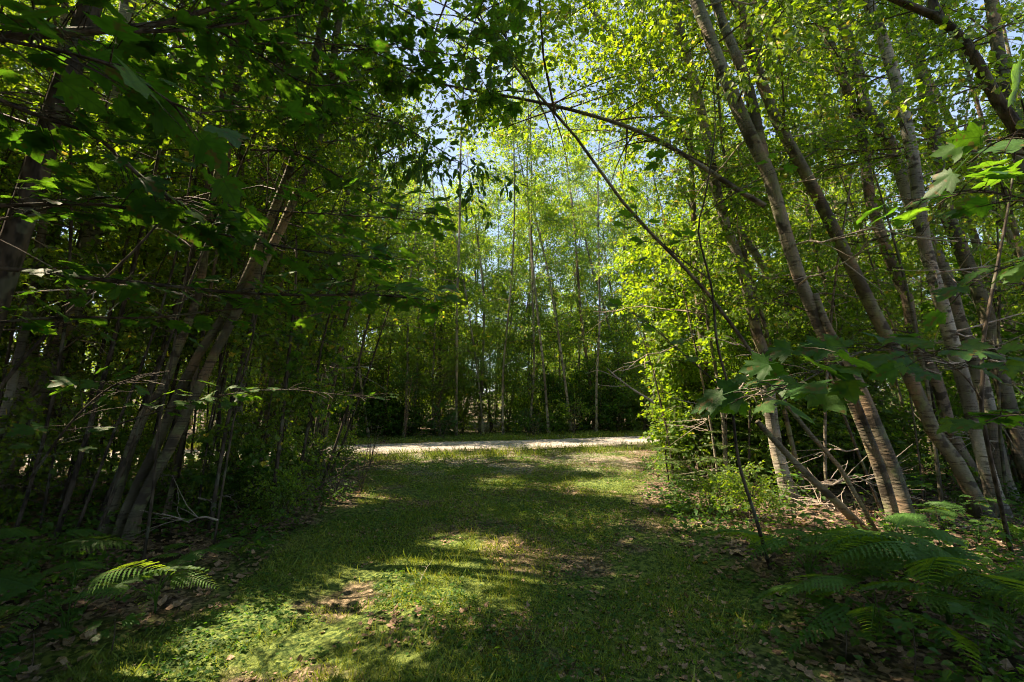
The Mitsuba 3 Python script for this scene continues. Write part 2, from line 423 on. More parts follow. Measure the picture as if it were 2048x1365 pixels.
def branches(pts, f0, nb, blen, lean=None, up=0.35, droop=0.25, br=0.012, f1=1.0):
    n = len(pts)
    t = f0 + (f1 - f0) * U(size=nb) ** 0.9
    idx = t * (n - 1)
    base = np.stack([np.interp(idx, np.arange(n), pts[:, k]) for k in range(3)], 1)
    az = U(0, 2 * np.pi, nb)
    d = np.stack([np.cos(az), np.sin(az), up + U(-0.25, 0.35, nb)], 1)
    if lean is not None:
        d = d + np.asarray(lean)
    d = norm(d)
    L = blen * U(0.5, 1.15, nb) * (0.35 + 0.85 * np.sqrt(np.clip((1 - t) / (1 - f0 + 1e-6), 0, 1)))
    s = np.linspace(0, 1, 5)
    wob = rng.normal(size=(nb, 1, 3)) * 0.12
    P = base[:, None] + d[:, None] * (L[:, None] * s)[..., None] + (L[:, None] * s**2)[..., None] * (wob + [0, 0, -droop])
    R = br * (0.4 + 0.6 * L / blen)[:, None] * (1 - 0.82 * s)[None]
    return P, R, d


def grow(key, pts, f0, nb, blen, nspray, kind, scale=1.0, sides=4, twigs='twigs', crown='crown', **kw):
    P, R, d = branches(pts, f0, nb, blen, **kw)
    ok = keep_wood(P[:, -1]) & keep_wood(P[:, 2])
    P, R, d = P[ok], R[ok], d[ok]
    if not len(P):
        return
    scene[f'{key}__{twigs}'] = mikit.ply(tubes(P, R, sides), 'twig_material', smooth=True)
    tag(f'{key}__{twigs}', kind='stuff')
    bi = rng.integers(0, len(P), nspray)
    u = (.18 + .82 * U(size=nspray)) * 4
    k = np.minimum(u.astype(int), 3)
    C = P[bi, k] + (P[bi, k + 1] - P[bi, k]) * (u - k)[:, None]
    D = norm(d[bi] * .6 + randdir(nspray) * [1, 1, .55] * .9 + [0, 0, -.05])
    clad(key, crown, kind, C, D, scale * U(.75, 1.25, nspray))


def keep_wood(p):
    x, y, z = p.T
    inl = (x > lane_l(y)) & (x < lane_r(y)) & (y > -2) & (y < 13) & (z < 2.6)
    return ~inl & (np.linalg.norm(p - [0, 0, EYE], axis=1) > 1.2) & (U(size=len(p)) > sunlit(p - SUN * (p[:, 2:] / SUN[2]), 0.05))


TREES = []
HUES = [('clump', (.85, .25)), ('smooth lit', (.4, .1)), ('bowing', (.7, .3)), ('snag', (.8, .4)), ('black collar', (.55, .15)), ('twin birch', (.6, .2)), ('white', (.05, .05)), ('orange brown', (.3, 1.0)), ('brown bark', (.2, .8)), ('yellowish', (.7, .2)), ('mossy', (.9, .2)), ('pale', (.2, .1))]


def tree(name, cat, pts, r, label, group=None, bark='birch_bark_material', f0=0.4, nb=26, blen=1.7, nspray=100, kind='birch_spray', scale=1.0, n=30, sides=10, flare=0.8, limbs=(), dead=0, **kw):
    key = numbered(name)
    pts = spline(pts, n)
    TREES.append((key, pts))
    tr = stem_tube(pts, r, sides, seed=len(TREES) * 3.7, flare=flare)
    hue = next((h for w, h in HUES if w in label), None) or (U(), U() ** 2)
    skin = lambda m: np.tile(hue, (len(m[0]), 1))  # noqa: E731
    scene[key + '__trunk'] = mikit.ply(tr, bark, smooth=True, uv=skin(tr))
    for q, (lp, lr) in enumerate(limbs):
        k = key + '__limb' + (f'_{q:03d}' if q else '')
        lm = stem_tube(spline(lp, 18), lr, 7, seed=q + 5.0)
        scene[k] = mikit.ply(lm, bark, smooth=True, uv=skin(lm))
    if nspray:
        grow(key, pts, f0, nb, blen, nspray, kind, scale, **kw)
    for q in range(dead):
        k = key + '__dead_branch' + (f'_{q:03d}' if q else '')
        i0 = int(U(0.10, 0.66) * (n - 1))
        a_ = U(0, 2 * math.pi)
        d = np.array([math.cos(a_), math.sin(a_), U(-0.25, 0.45)])
        L = U(0.7, 2.1) if pts[i0][2] > 1.5 else U(0.3, 0.8)
        bp = pts[i0] + np.linspace(0, 1, 7)[:, None] * d * L + np.cumsum(rng.normal(size=(7, 3)) * 0.035, 0) + np.linspace(0, 1, 7)[:, None] ** 2 * [0, 0, -0.15 * L]
        if np.linalg.norm(bp - [0, 0, EYE], axis=1).min() < 1.6:
            bp = pts[i0] - (bp - pts[i0]) * [1, 1, -1]
        P = [stem_tube(bp, [0.011, 0.004], 5)]
        for _ in range(int(U(5, 11))):
            j_ = int(U(1, 6))
            e = bp[j_] + np.linspace(0, 1, 4)[:, None] * (norm(d + randdir(1)[0] * 0.9) * U(0.2, 0.7)) + np.cumsum(rng.normal(size=(4, 3)) * 0.015, 0)
            e[0] = bp[j_]
            P.append(stem_tube(e, [0.0045, 0.002], 4))
        scene[k] = mikit.ply(join(P), 'dead_wood_material', smooth=True)
    tag(key, label, cat, group)
    return key, pts


def stem(px, y=None, ly=0.0, top=9.5, bend=0.6, foot=None):
    """A stem through pixels of the photograph: the foot stands on the ground, the rest y metres ahead (ly more per metre of height)."""
    g = on_ground(*px[0]) if y is None else at(px[0][0], px[0][1], y)
    if y is not None and g[2] > 0.02:
        d = g - at(px[1][0], px[1][1], y)
        g = g + d / max(-d[2], 0.2) * g[2]
    g[2] = 0
    out = [np.array([g[0], g[1], float(height(g[0], g[1])) - 0.12]), ]
    for (a_, b_) in px[1:]:
        q = at(a_, b_, g[1])
        q = at(a_, b_, g[1] + ly * max(q[2], 0))
        out.append(q)
    d = norm(out[-1] - out[-2])
    while out[-1][2] < top:
        d = norm(d * bend + np.array([0, 0, 1.0]) * (1 - bend) * 0.5 + rng.normal(size=3) * [0.05, 0.05, 0])
        out.append(out[-1] + d * 1.1)
    return out


FOOT = lambda x, y: np.array([x, y, float(height(x, y))])  # noqa: E731
exec_order = []
R = 'leaning birches right of the lane'
right = [
    # px, depth (None: from its foot), radii, label, extras
    ([(1805, 1092), (1775, 985), (1738, 880), (1690, 765), (1640, 655), (1600, 560), (1566, 450), (1540, 355), (1500, 270), (1450, 155), (1392, 0)], None, [.085, .085, .1, .085, .06, .02],
     'pale birch with black collar marks behind the ferns, forking in two high up', dict(nspray=162, dead=3)),
    ([(1838, 1110), (1800, 975), (1748, 840), (1705, 740), (1655, 655), (1630, 590)], None, [.085, .075, .05], 'smooth twin birch stem joining the forked birch at a dark collar', dict(nspray=0, top=0, ly=.09)),
    ([(1765, 1085), (1690, 950), (1620, 868), (1567, 802), (1500, 700), (1411, 582), (1345, 510), (1250, 410), (1150, 272), (1060, 170), (930, 0)], None, [.032, .024, .016, .007], 'slender grey stem bowing far over the lane beside the forked birch', dict(nspray=230, lean=(-.4, 0, 0))),
    ([(1755, 1075), (1673, 1005), (1590, 925), (1514, 843)], None, [.055, .05, .04], 'broken leaning snag ending in a stub under the maple leaves', dict(nspray=0, top=0, dead=2)),
    ([(1810, 975), (1760, 870), (1700, 770), (1615, 670), (1537, 547), (1495, 486), (1431, 388), (1378, 290), (1300, 192), (1240, 90), (1170, 0)], None, [.095, .085, .075, .03], 'grey birch slanting left behind the forked birch', dict(nspray=240, dead=3, lean=(-.3, 0, 0))),
    ([(1590, 1015), (1560, 930), (1542, 830), (1531, 714), (1506, 645), (1495, 575), (1467, 490), (1439, 408), (1400, 209), (1350, 22)], None, [.12, .09, .085, .04], 'dark footed birch with a sunlit white band above the fir saplings', dict(nspray=162, dead=4)),
    ([(1972, 1042), (1918, 933), (1863, 857), (1824, 760), (1765, 658), (1738, 603), (1710, 547), (1668, 460), (1620, 365), (1581, 292), (1545, 223), (1517, 145), (1475, 0)], None, [.11, .1, .085, .05], 'mossy dark birch leaning left above the maple seedlings', dict(nspray=150, dead=3)),
    ([(1805, 960), (1780, 857), (1738, 760), (1673, 640), (1648, 561), (1623, 472), (1595, 279), (1559, 173), (1530, 60)], None, [.07, .06, .05, .02], 'thin sunlit birch seen between the forked birch and the mossy one', dict(nspray=131, dead=2)),
    ([(1985, 1000), (1905, 871), (1874, 760), (1830, 686), (1816, 603), (1785, 533), (1760, 464), (1735, 379), (1732, 306), (1715, 245), (1668, 106), (1626, 0)], None, [.11, .1, .09, .06], 'birch with peeling brown bark curving left behind the thin dark sapling', dict(nspray=143, dead=4)),
    ([(2015, 1003), (1988, 877), (1960, 753), (1918, 644), (1899, 575), (1874, 514), (1818, 400), (1790, 306), (1765, 265), (1732, 223), (1718, 153), (1676, 8)], None, [.13, .12, .11, .07], 'smooth white birch in bright sun with a crook high on its stem', dict(nspray=143, dead=4)),
    ([(2003, 1040), (1974, 941), (1924, 753), (1896, 658), (1874, 575), (1849, 491), (1824, 306), (1785, 139), (1735, 0)], None, [.11, .1, .09, .06], 'orange brown peeling birch just left of the smooth white birch', dict(nspray=143, dead=4)),
    ([(2085, 1000), (2048, 927), (1997, 735), (1969, 617), (1919, 491), (1891, 416), (1860, 237), (1827, 70), (1802, -20)], None, [.14, .125, .11, .07], 'stout yellowish birch at the right edge with big black scars', dict(nspray=143, dead=4)),
    ([(2130, 950), (2085, 760), (2048, 541), (2010, 458), (1960, 356), (1919, 279), (1863, 167), (1790, 20)], None, [.11, .09, .07, .04], 'thin sunlit birch slanting behind the stout yellowish birch', dict(nspray=131, dead=3)),
    ([(2110, 960), (2070, 800), (2038, 700), (1994, 603), (1950, 480), (1900, 330), (1840, 120)], None, [.1, .09, .07, .04], 'dark shaded birch at the right edge behind the black sapling', dict(nspray=125, dead=3)),
    ([(1700, 935), (1672, 860), (1650, 780), (1625, 700), (1600, 600), (1580, 500), (1565, 400)], None, [.09, .08, .05], 'straight grey birch deep in the right woods under the maple spray', dict(nspray=131, dead=4)),
    ([(1880, 930), (1850, 850), (1815, 740), (1780, 640), (1740, 520), (1700, 400)], None, [.09, .08, .05], 'rough barked birch with sun streaks left of the mossy birch', dict(nspray=131, dead=4)),
]
for px, y, r, lab, ex in right:
    ex = dict(ex)
    ly = ex.pop('ly', 0)
    ex['dead'] = ex.get('dead', 0) * 2
    pts = stem(px, y, ly=ly, top=ex.pop('top', 10.5))
    r = [q * .72 for q in r]
    ex['nspray'] = int(ex['nspray'] * 1.1)
    ex.setdefault('lean', (-.35, 0, 0))
    limbs = ()
    if lab.startswith('pale birch with black'):
        y1 = pts[7][1]
        limbs = [([at(1540, 355, y1), at(1520, 285, y1), at(1495, 170, y1), at(1430, 0, y1), at(1400, -160, y1), at(1370, -330, y1)], [.06, .05, .02]),
                 ([at(1530, 412, y1), at(1462, 372, y1), at(1400, 330, y1 + .1), at(1300, 272, y1 + .2), at(1200, 236, y1 + .3), at(1100, 210, y1 + .4), at(1000, 190, y1 + .4), at(900, 172, y1 + .5), at(800, 150, y1 + .5), at(700, 125, y1 + .5)], [.030, .023, .015, .006])]
        ARCH = limbs[1][0]
    tree('birch_tree', 'tree', pts, r, lab, R, limbs=limbs, f0=0.38, nb=34, blen=2.1, kind='birch_spray_near' if pts[0][1] < 6 else 'birch_spray', **ex)

# the arching limb's own twigs and leaves
grow('birch_tree__limb_001', spline(ARCH, 24), 0.2, 30, 1.2, 64, 'birch_spray_near', .9, up=0.0, droop=0.2, twigs='twigs', crown='leaves')

L = 'leaning birches left of the lane'
left = [
    ([(-75, 960), (-30, 760), (5, 620), (22, 550), (31, 480), (42, 420), (61, 323), (89, 225), (97, 164), (120, 20)], None, [.11, .1, .09, .06], 'stout pale birch cut by the left edge of the view', dict(nspray=131)),
    ([(-10, 1005), (30, 850), (64, 690), (86, 536), (106, 462), (125, 364), (139, 309), (156, 225), (164, 142), (180, 0)], None, [.1, .09, .08, .05], 'pale birch with dark knots second from the left edge', dict(nspray=131, dead=2)),
    ([(-25, 1030), (8, 960), (53, 856), (84, 786), (111, 717), (134, 661), (156, 605), (175, 500), (190, 430), (206, 378), (215, 280), (240, 120), (255, 0)], None, [.1, .09, .085, .06], 'smooth lit birch curving up to the right behind the black leaning sapling', dict(nspray=131, dead=2)),
    ([(70, 985), (106, 859), (128, 772), (139, 703), (156, 647), (180, 540), (200, 430), (230, 300), (250, 160)], None, [.09, .085, .07, .04], 'dark shaded birch just right of the smooth lit birch', dict(nspray=131, dead=2)),
    ([(214, 1082), (228, 995), (245, 953), (278, 847), (334, 764), (353, 703), (376, 647), (400, 580), (411, 482), (425, 400), (450, 280)], None, [.05, .042, .035, .02], 'left stem of the three stemmed birch clump by the ferns', dict(nspray=106)),
    ([(236, 1086), (259, 1000), (295, 934), (328, 856), (370, 760), (415, 680), (465, 610), (500, 540), (540, 440)], None, [.05, .045, .038, .02], 'middle stem of the three stemmed birch clump by the ferns', dict(nspray=106)),
    ([(256, 1090), (281, 1000), (326, 925), (365, 842), (410, 750), (440, 685), (480, 612), (530, 520), (575, 430)], None, [.052, .045, .04, .02], 'right stem of the three stemmed birch clump by the ferns', dict(nspray=106)),
    ([(550, 960), (558, 920), (569, 865), (590, 760), (600, 660), (610, 560)], None, [.085, .08, .07], 'dark trunk standing before the bright road left of the lane', dict(nspray=112)),
    ([(455, 965), (468, 880), (480, 780), (500, 650), (510, 540)], None, [.08, .07, .05], 'straight dark trunk among thin stems left of the one before the road', dict(nspray=112)),
    ([(330, 985), (352, 880), (385, 760), (420, 640), (460, 500)], None, [.07, .06, .04], 'slim grey trunk behind the three stemmed clump', dict(nspray=112, dead=2)),
    ([(640, 955), (648, 880), (660, 780), (672, 660)], None, [.055, .05, .035], 'thin dark trunk nearest the lane on the left', dict(nspray=112)),
    ([(150, 960), (175, 860), (205, 760), (240, 640), (270, 520), (290, 400)], None, [.08, .075, .05], 'grey birch between the dark shaded birch and the three stemmed clump', dict(nspray=118, dead=2)),
]
for px, y, r, lab, ex in left:
    ex = dict(ex)
    tree('birch_tree', 'tree', stem(px, y, top=ex.pop('top', 9.2)), r, lab, L, f0=0.35, nb=32, **ex)


# the rest of the woods
def scatter(n, x0, x1, y0, y1, gap, ok, seed):
    g = np.random.default_rng(seed)
    out = [p[0, :2] for _, p in TREES]
    k0 = len(out)
    for _ in range(n * 60):
        q = np.array([g.uniform(x0, x1), g.uniform(y0, y1)])
        if ok(*q) and min(np.hypot(*(q - o)) for o in out) > gap:
            out.append(q)
            if len(out) - k0 >= n:
                break
    return out[k0:]


def wild(q, h, tilt, g):
    """A free-standing stem from a foot: leans, wavers, grows h tall."""
    p = [FOOT(*q) - [0, 0, .1]]
    d = np.array([tilt[0], tilt[1], 1.0])
    for k in range(6):
        d = d + np.append(rng.normal(size=2) * 0.05, 0) - np.array([tilt[0], tilt[1], 0]) * 0.10
        p.append(p[-1] + norm(d) * h / 6)
    return p


def spot(q):
    """Where in the near woods a foot stands, named by things one can find."""
    x, y = q
    if road_near(x) - y < 2.4:
        return 'beside the gravel road'
    if max(lane_l(y) - x, x - lane_r(y)) < 1.7:
        return 'close to the lane'
    return 'not far behind the ferns' if y < 6.6 else 'deep among other trunks'


def across(q):
    x, y = q
    if y < road_near(x):
        return 'far off before the road ' + ('behind the left thicket' if x < 0 else 'behind the leaning birches')
    row = 'at the wood edge' if y - road_near(x) < 6 else 'some way back' if y - road_near(x) < 13 else 'far back'
    side = 'behind the left thicket' if x / y < -.33 else 'below the sky gap' if x / y < .08 else 'behind the right rim saplings' if x / y < .4 else 'behind the leaning birches'
    return f'{row} across the road {side}'


inleft = lambda x, y: x < lane_l(y) - 0.5 and y < road_near(x) - 0.8 and not (abs(x) < 1.0 * y * 1.1 and y < 4.2)  # noqa: E731
for q in scatter(50, -14, -2.5, 3.2, 12, 0.55, inleft, 3):
    r = U(.016, .048)
    h = 5.5 + 4.5 * min(1, r / .045) * U(.8, 1.1)
    tree('birch_tree', 'tree', wild(q, h, (U(.05, .30), U(-.05, .08)), rng), [r, r * .8, r * .3], f'{"wiry" if r < .03 else "slim"} birch {spot(q)} in the dim left thicket', 'slim birches in the left thicket', nspray=84, f0=.26, nb=26, n=14, sides=7,
         bark='birch_bark_material' if U() < .6 else 'dark_bark_material')
inright = lambda x, y: x > lane_r(y) + 0.9 and y < road_near(x) - 0.8 and not (x < 1.1 * y and y < 5.5)  # noqa: E731
for q in scatter(54, 2.6, 20, 4.5, 22, 0.7, inright, 4):
    r = U(.03, .09)
    h = 6 + 5 * min(1, r / .08) * U(.8, 1.1)
    tree('birch_tree', 'tree', wild(q, h, (U(-.36, -.05), U(-.08, .08)), rng), [r, r * .8, r * .3], f'{"wiry" if r < .055 else "slim"} birch {spot(q)} in the right woods', 'slim birches in the right woods', nspray=95, f0=.25, nb=24, n=14, sides=7, dead=2 if U() < .5 else 0, bark='birch_bark_material' if U() < .4 else 'birch_bark_material')
for q in scatter(90, -12, -2.5, 3.6, 11.5, 0.28, inleft, 23):
    r = U(.010, .026)
    tree('thicket_stem', 'sapling', wild(q, U(3.5, 6.5), (U(-.05, .32), U(-.08, .08)), rng), [r, r * .8, r * .4], f'{"twig-thin" if r < .018 else "thin"} dark stem {spot(q)} in the left thicket', 'thin stems in the left thicket', nspray=14, f0=.55, nb=8, blen=.9, n=12, sides=6, bark='dark_bark_material', flare=.1, dead=1 if U() < .5 else 0)
for q in scatter(56, 2.8, 14, 5, 17, 0.35, inright, 24):
    r = U(.012, .032)
    tree('thicket_stem', 'sapling', wild(q, U(4, 7), (U(-.36, .02), U(-.08, .08)), rng), [r, r * .8, r * .4], f'{"twig-thin" if r < .022 else "thin"} stem {spot(q)} among the leaning right birches', 'thin stems in the right woods', nspray=16, f0=.5, nb=8, blen=.9, n=12, sides=6, bark='birch_bark_material', flare=.1, dead=2)
for q, lab in [((-4.3, 10.5), 'tall slim birch where the left thicket meets the road, nearest the lane'), ((-5.5, 10.1), 'tall slim birch by the road, second from the lane on the left'), ((-6.8, 9.8), 'tall slim birch by the road, third from the lane on the left'),
               ((-8.1, 9.4), 'tall slim birch by the road, fourth from the lane on the left'), ((-9.6, 9.0), 'tall slim birch by the road, fifth from the lane on the left')]:
    tree('birch_tree', 'tree', wild(q, 11.5, (U(.05, .12), .16), rng), [.08, .07, .03], lab, L, nspray=210, f0=.3, nb=34, blen=2.8, n=16, sides=7, lean=(.3, .3, 0), scale=1.2)
# beside and behind the camera: what shades the lane
inback = lambda x, y: (x < -2.9 or x > 2.4 or y < -2.0) and not (abs(x) < 1.15 * y + (2.2 if x > 0 else 0)) and not (x > 0 and y > 1.5)  # noqa: E731
for q in scatter(62, -14, 8, -9, 4.5, 1.0, inback, 5):
    r = U(.05, .10)
    tree('maple_tree', 'tree', wild(q, U(8, 10.5), ((-.05 * q[0] if q[1] < -1 else 0) + U(-.1, .1), U(-.1, .05)), rng), [r, r * .8, r * .3], 'maple tree beside the lane, shading it from behind', 'maples shading the lane', nspray=190 if q[0] < 0 else 110, kind='maple_spray', scale=1.4, f0=.34, nb=24, blen=2.6, n=10, sides=6,
         bark='dark_bark_material')
# across the road
far = [((826, 868), .06, 10, 'straight pinkish trunk at the far verge left of the middle'), ((866, 862), .05, 9.5, 'pale twin trunk leaning beside the pinkish far trunk'), ((1003, 862), .045, 10, 'thin pale trunk at the far verge in the middle'),
       ((1058, 858), .06, 11, 'dark multi striped trunk right of the middle across the road'), ((962, 858), .04, 10, 'slim bent trunk just left of the middle across the road'), ((1118, 858), .04, 10, 'slim trunk right of the dark striped one across the road'),
       ((1240, 852), .07, 10, 'thick shaded trunk across the road below the dead branch')]
for (px, py), r, h, lab in far:
    g = on_ground(px, py)
    tree('roadside_tree', 'tree', wild(g[:2], h, (U(-.06, .06), 0), rng), [r, r * .85, r * .3], lab, 'trees across the road', nspray=150, scale=1.4, f0=.16, nb=34, blen=1.4, n=16, sides=7)
for q in [(-3.6, 15.9), (-2.7, 16.8), (-1.9, 16.3), (-1.0, 17.0), (-.3, 16.5), (.6, 17.3), (1.3, 17.0), (2.2, 17.8), (3.1, 17.7), (-4.6, 15.6)]:
    r = U(.035, .055)
    tree('roadside_tree', 'tree', wild(q, U(12, 14.5) if q[0] > -2.3 else U(9.5, 11), (U(-.05, .05), -.08), rng), [r, r * .85, r * .3], f'pale {"tall" if q[0] > -2.3 else "shorter"} leafy tree {across(q)}', 'front row trees across the road', nspray=115, scale=1.25, f0=.12, nb=34, blen=1.5, n=16, sides=6)
infar = lambda x, y: y > road_near(x) + ROAD_W + 1.3  # noqa: E731
for q in scatter(84, -15, 18, 14, 26, 0.8, infar, 6):
    r = U(.025, .07)
    h = 10.5 + 3.5 * U() + 0.15 * (q[1] - 18)
    h += 2.2 * math.exp(-((q[0] / q[1] - 0.06) / 0.09) ** 2)
    h *= 1 - 0.36 * math.exp(-((q[0] / q[1] + 0.155) / 0.05) ** 2)
    tree('roadside_tree', 'tree', wild(q, h, (U(-.1, .1), U(-.05, .05)), rng), [r, r * .85, r * .3], f'slender {"tall" if h > 12 else "middling"} tree {across(q)}', 'slender trees across the road', nspray=125, scale=1.4, f0=.10, nb=30, blen=1.4, n=12, sides=6,
         bark='birch_bark_material' if U() < .75 else 'dark_bark_material')
for q in scatter(110, -44, 60, 6, 60, 1.8, lambda x, y: (y > road_near(x) + 13 and abs(x) < 1.1 * y) or (y < road_near(x) - 1 and (x < -13 or x > 19) and abs(x) < 1.5 * y), 8):
    r = U(.06, .11)
    tree('roadside_tree', 'tree', wild(q, U(7, 9.5), (U(-.08, .08), 0), rng), [r, r * .85, r * .3], f'big leafy tree {across(q)}', 'deep trees of the woods', nspray=110 if q[0] > -10 else 60, scale=2.0, f0=.03, nb=22, blen=2.2, n=8, sides=5)


# ------------------------------------------------------------------ bushes, saplings
def bush(name, cat, q, h, w, nspray, scale, label, group, kind='maple_spray', stems=5):
    """Several stems from one foot, leafy to the ground."""
    key = numbered(name)
    f = FOOT(*q)
    ws, C, D = [], [], []
    for _ in range(stems):
        a_ = U(0, 2 * math.pi)
        e = f + [math.cos(a_) * w * U(.1, .5), math.sin(a_) * w * U(.1, .5), h * U(.7, 1)]
        p = spline([f - [0, 0, .05], f * .6 + e * .4 + [0, 0, h * .1], e], 8)
        P, R_, d = branches(p, .08, 6, w * .5, up=.3, droop=.2, br=.006)
        ws += [tubes(P, R_, 3), tubes(p[None], np.linspace(.004 + .005 * h, .003, 8)[None], 5)]
        m = nspray // stems
        bi = rng.integers(0, len(P), m)
        k = rng.integers(1, 5, m)
        C.append(P[bi, k])
        D.append(norm(d[bi] * .7 + randdir(m) * .8 + [0, 0, .1]))
    scene[key + '__stems'] = mikit.ply(join(ws), 'twig_material', smooth=True)
    tag(key + '__stems', kind='stuff')
    clad(key, 'foliage', kind, np.vstack(C), np.vstack(D), scale * U(.6, 1.1, len(np.vstack(C))))
    tag(key, label, cat, group)
    return key


def sapling_tree(q, h, nspray, label, group, kind='maple_spray', tilt=(0, 0)):
    r = .007 + .005 * h
    return tree('understory_sapling', 'sapling', wild(q, h, tilt, rng), [r, r * .7, r * .3], label, group, bark='dark_bark_material', f0=.12, nb=18, blen=.35 + .2 * h, nspray=nspray, kind=kind, n=10, sides=6, flare=.1, up=.3, br=.006)


for q in scatter(64, -9, 12, 13, 26, 0.6, lambda x, y: 0.7 < y - road_near(x) - ROAD_W < 4.5, 9):
    bush('leafy_shrub', 'shrub', q, U(.8, 3.0), U(.9, 1.5), 85, 1.0, f'leafy green shrub {across(q)}', 'shrubs across the road', kind='hazel_spray' if U() < .6 else 'maple_spray')
for (px, py), h, w, lab in [((720, 985), .75, .9, 'low dark green shrub at the left rim of the lane'), ((665, 1000), .8, 1.0, 'dark shrub behind the low one at the left rim of the lane'), ((610, 985), .9, 1.0, 'shaded shrub under the dark trunk before the road'),
                            ((740, 930), .9, .8, 'small shrub where the left rim of the lane meets the road'), ((480, 1030), .6, .9, 'dim shrub between the ferns and the dark trunks'),
                            ((560, 1050), .55, .8, 'low shrub in front of the dark trunk at the left rim'), ((690, 945), 1.1, .9, 'tallest shrub at the left rim, before the bright road'), ((1385, 935), 1.0, .9, 'shrub at the right rim under the fir saplings'),
                            ((1352, 955), .7, .7, 'small bright shrub nearest the lane on its right rim'), ((1440, 960), 1.2, .9, 'dense shrub between the firs and the dark footed birch'), ((1420, 1030), .6, .8, 'low shrub on the litter right of the lane'), ((1500, 1045), .6, .8, 'low shrub beside the thin dark maple sapling')]:
    bush('lane_shrub', 'shrub', on_ground(px, py)[:2], h, w, 90, .5, lab, None, kind='hazel_spray')
for q in scatter(24, -11, -2.8, 4.8, 11.5, .7, lambda x, y: inleft(x, y) and x < lane_l(y) - .9, 12):
    bush('leafy_shrub', 'shrub', q, U(.8, 2.2), U(.7, 1.2), 40, .8, 'leafy shrub in the shade of the left thicket', 'shrubs in the left thicket')
for q in scatter(44, 2.6, 18, 5, 20, .6, lambda x, y: inright(x, y) and x > lane_r(y) + .5, 13):
    bush('leafy_shrub', 'shrub', q, U(.6, 1.9), U(.7, 1.2), 40, .8, 'leafy shrub among the leaning birches of the right woods', 'shrubs in the right woods')
for q in scatter(36, -13, -2.7, 4.8, 12, .45, lambda x, y: inleft(x, y) and x < lane_l(y) - .5, 14):
    sapling_tree(q, U(1.6, 4.2), 60, f'leafy sapling {spot(q)} under the birches of the left thicket', 'saplings in the left thicket', 'maple_spray' if U() < .25 else 'birch_spray', (U(0, .2), 0))
for q in scatter(56, 3, 19, 5.5, 21, .5, lambda x, y: inright(x, y) and x > lane_r(y) + .3, 15):
    sapling_tree(q, U(2, 4.5), 70, f'leafy sapling {spot(q)} under the birches of the right woods', 'saplings in the right woods', 'maple_spray' if U() < .5 else 'hazel_spray', (U(-.2, 0), 0))
for q, h, lab in [((2.75, 8.3), 3.0, 'bright leafy sapling at the right rim of the lane, nearest of the rim saplings'), ((3.1, 9.4), 4.2, 'yellow green sapling behind the nearest rim sapling right of the lane'), ((3.3, 10.3), 5.0, 'tall yellow green sapling halfway along the right rim'),
                  ((4.5, 10.8), 4.4, 'leafy sapling before the dead bough at the right rim'), ((5.3, 12.4), 5.4, 'tall sapling where the right rim of the lane meets the road'), ((3.9, 9.2), 5.2, 'tall sapling set back from the right rim behind the firs'), ((3.5, 7.3), 2.6, 'leafy sapling between the firs and the dark footed birch'), ((4.4, 7.7), 3.2, 'leafy sapling behind the broken snag'), ((4.9, 8.8), 4.0, 'dense leafy sapling behind the dark footed birch'),
                  ((5.6, 8.2), 3.2, 'leafy sapling behind the forked birch'), ((6.3, 9.6), 4.2, 'leafy sapling deeper behind the forked birch'), ((3.0, 8.6), 2.0, 'short dense sapling at the foot of the right rim saplings'), ((3.6, 8.3), 1.8, 'short dense sapling right of the one at the foot of the rim saplings'), ((4.3, 8.4), 2.2, 'short dense sapling before the dense one behind the dark footed birch'), ((5.2, 7.4), 2.0, 'short dense sapling left of the mossy birch')]:
    sapling_tree(q, h, 130, lab, 'saplings on the right rim of the lane', 'hazel_spray', (U(-.12, -.02), 0))
for q in scatter(50, -14, 20, 15, 26, .6, lambda x, y: 1.5 < y - road_near(x) - ROAD_W < 8, 16):
    sapling_tree(q, U(2.5, 6), 75, f'thin leafy sapling {across(q)}', 'saplings across the road', 'hazel_spray')


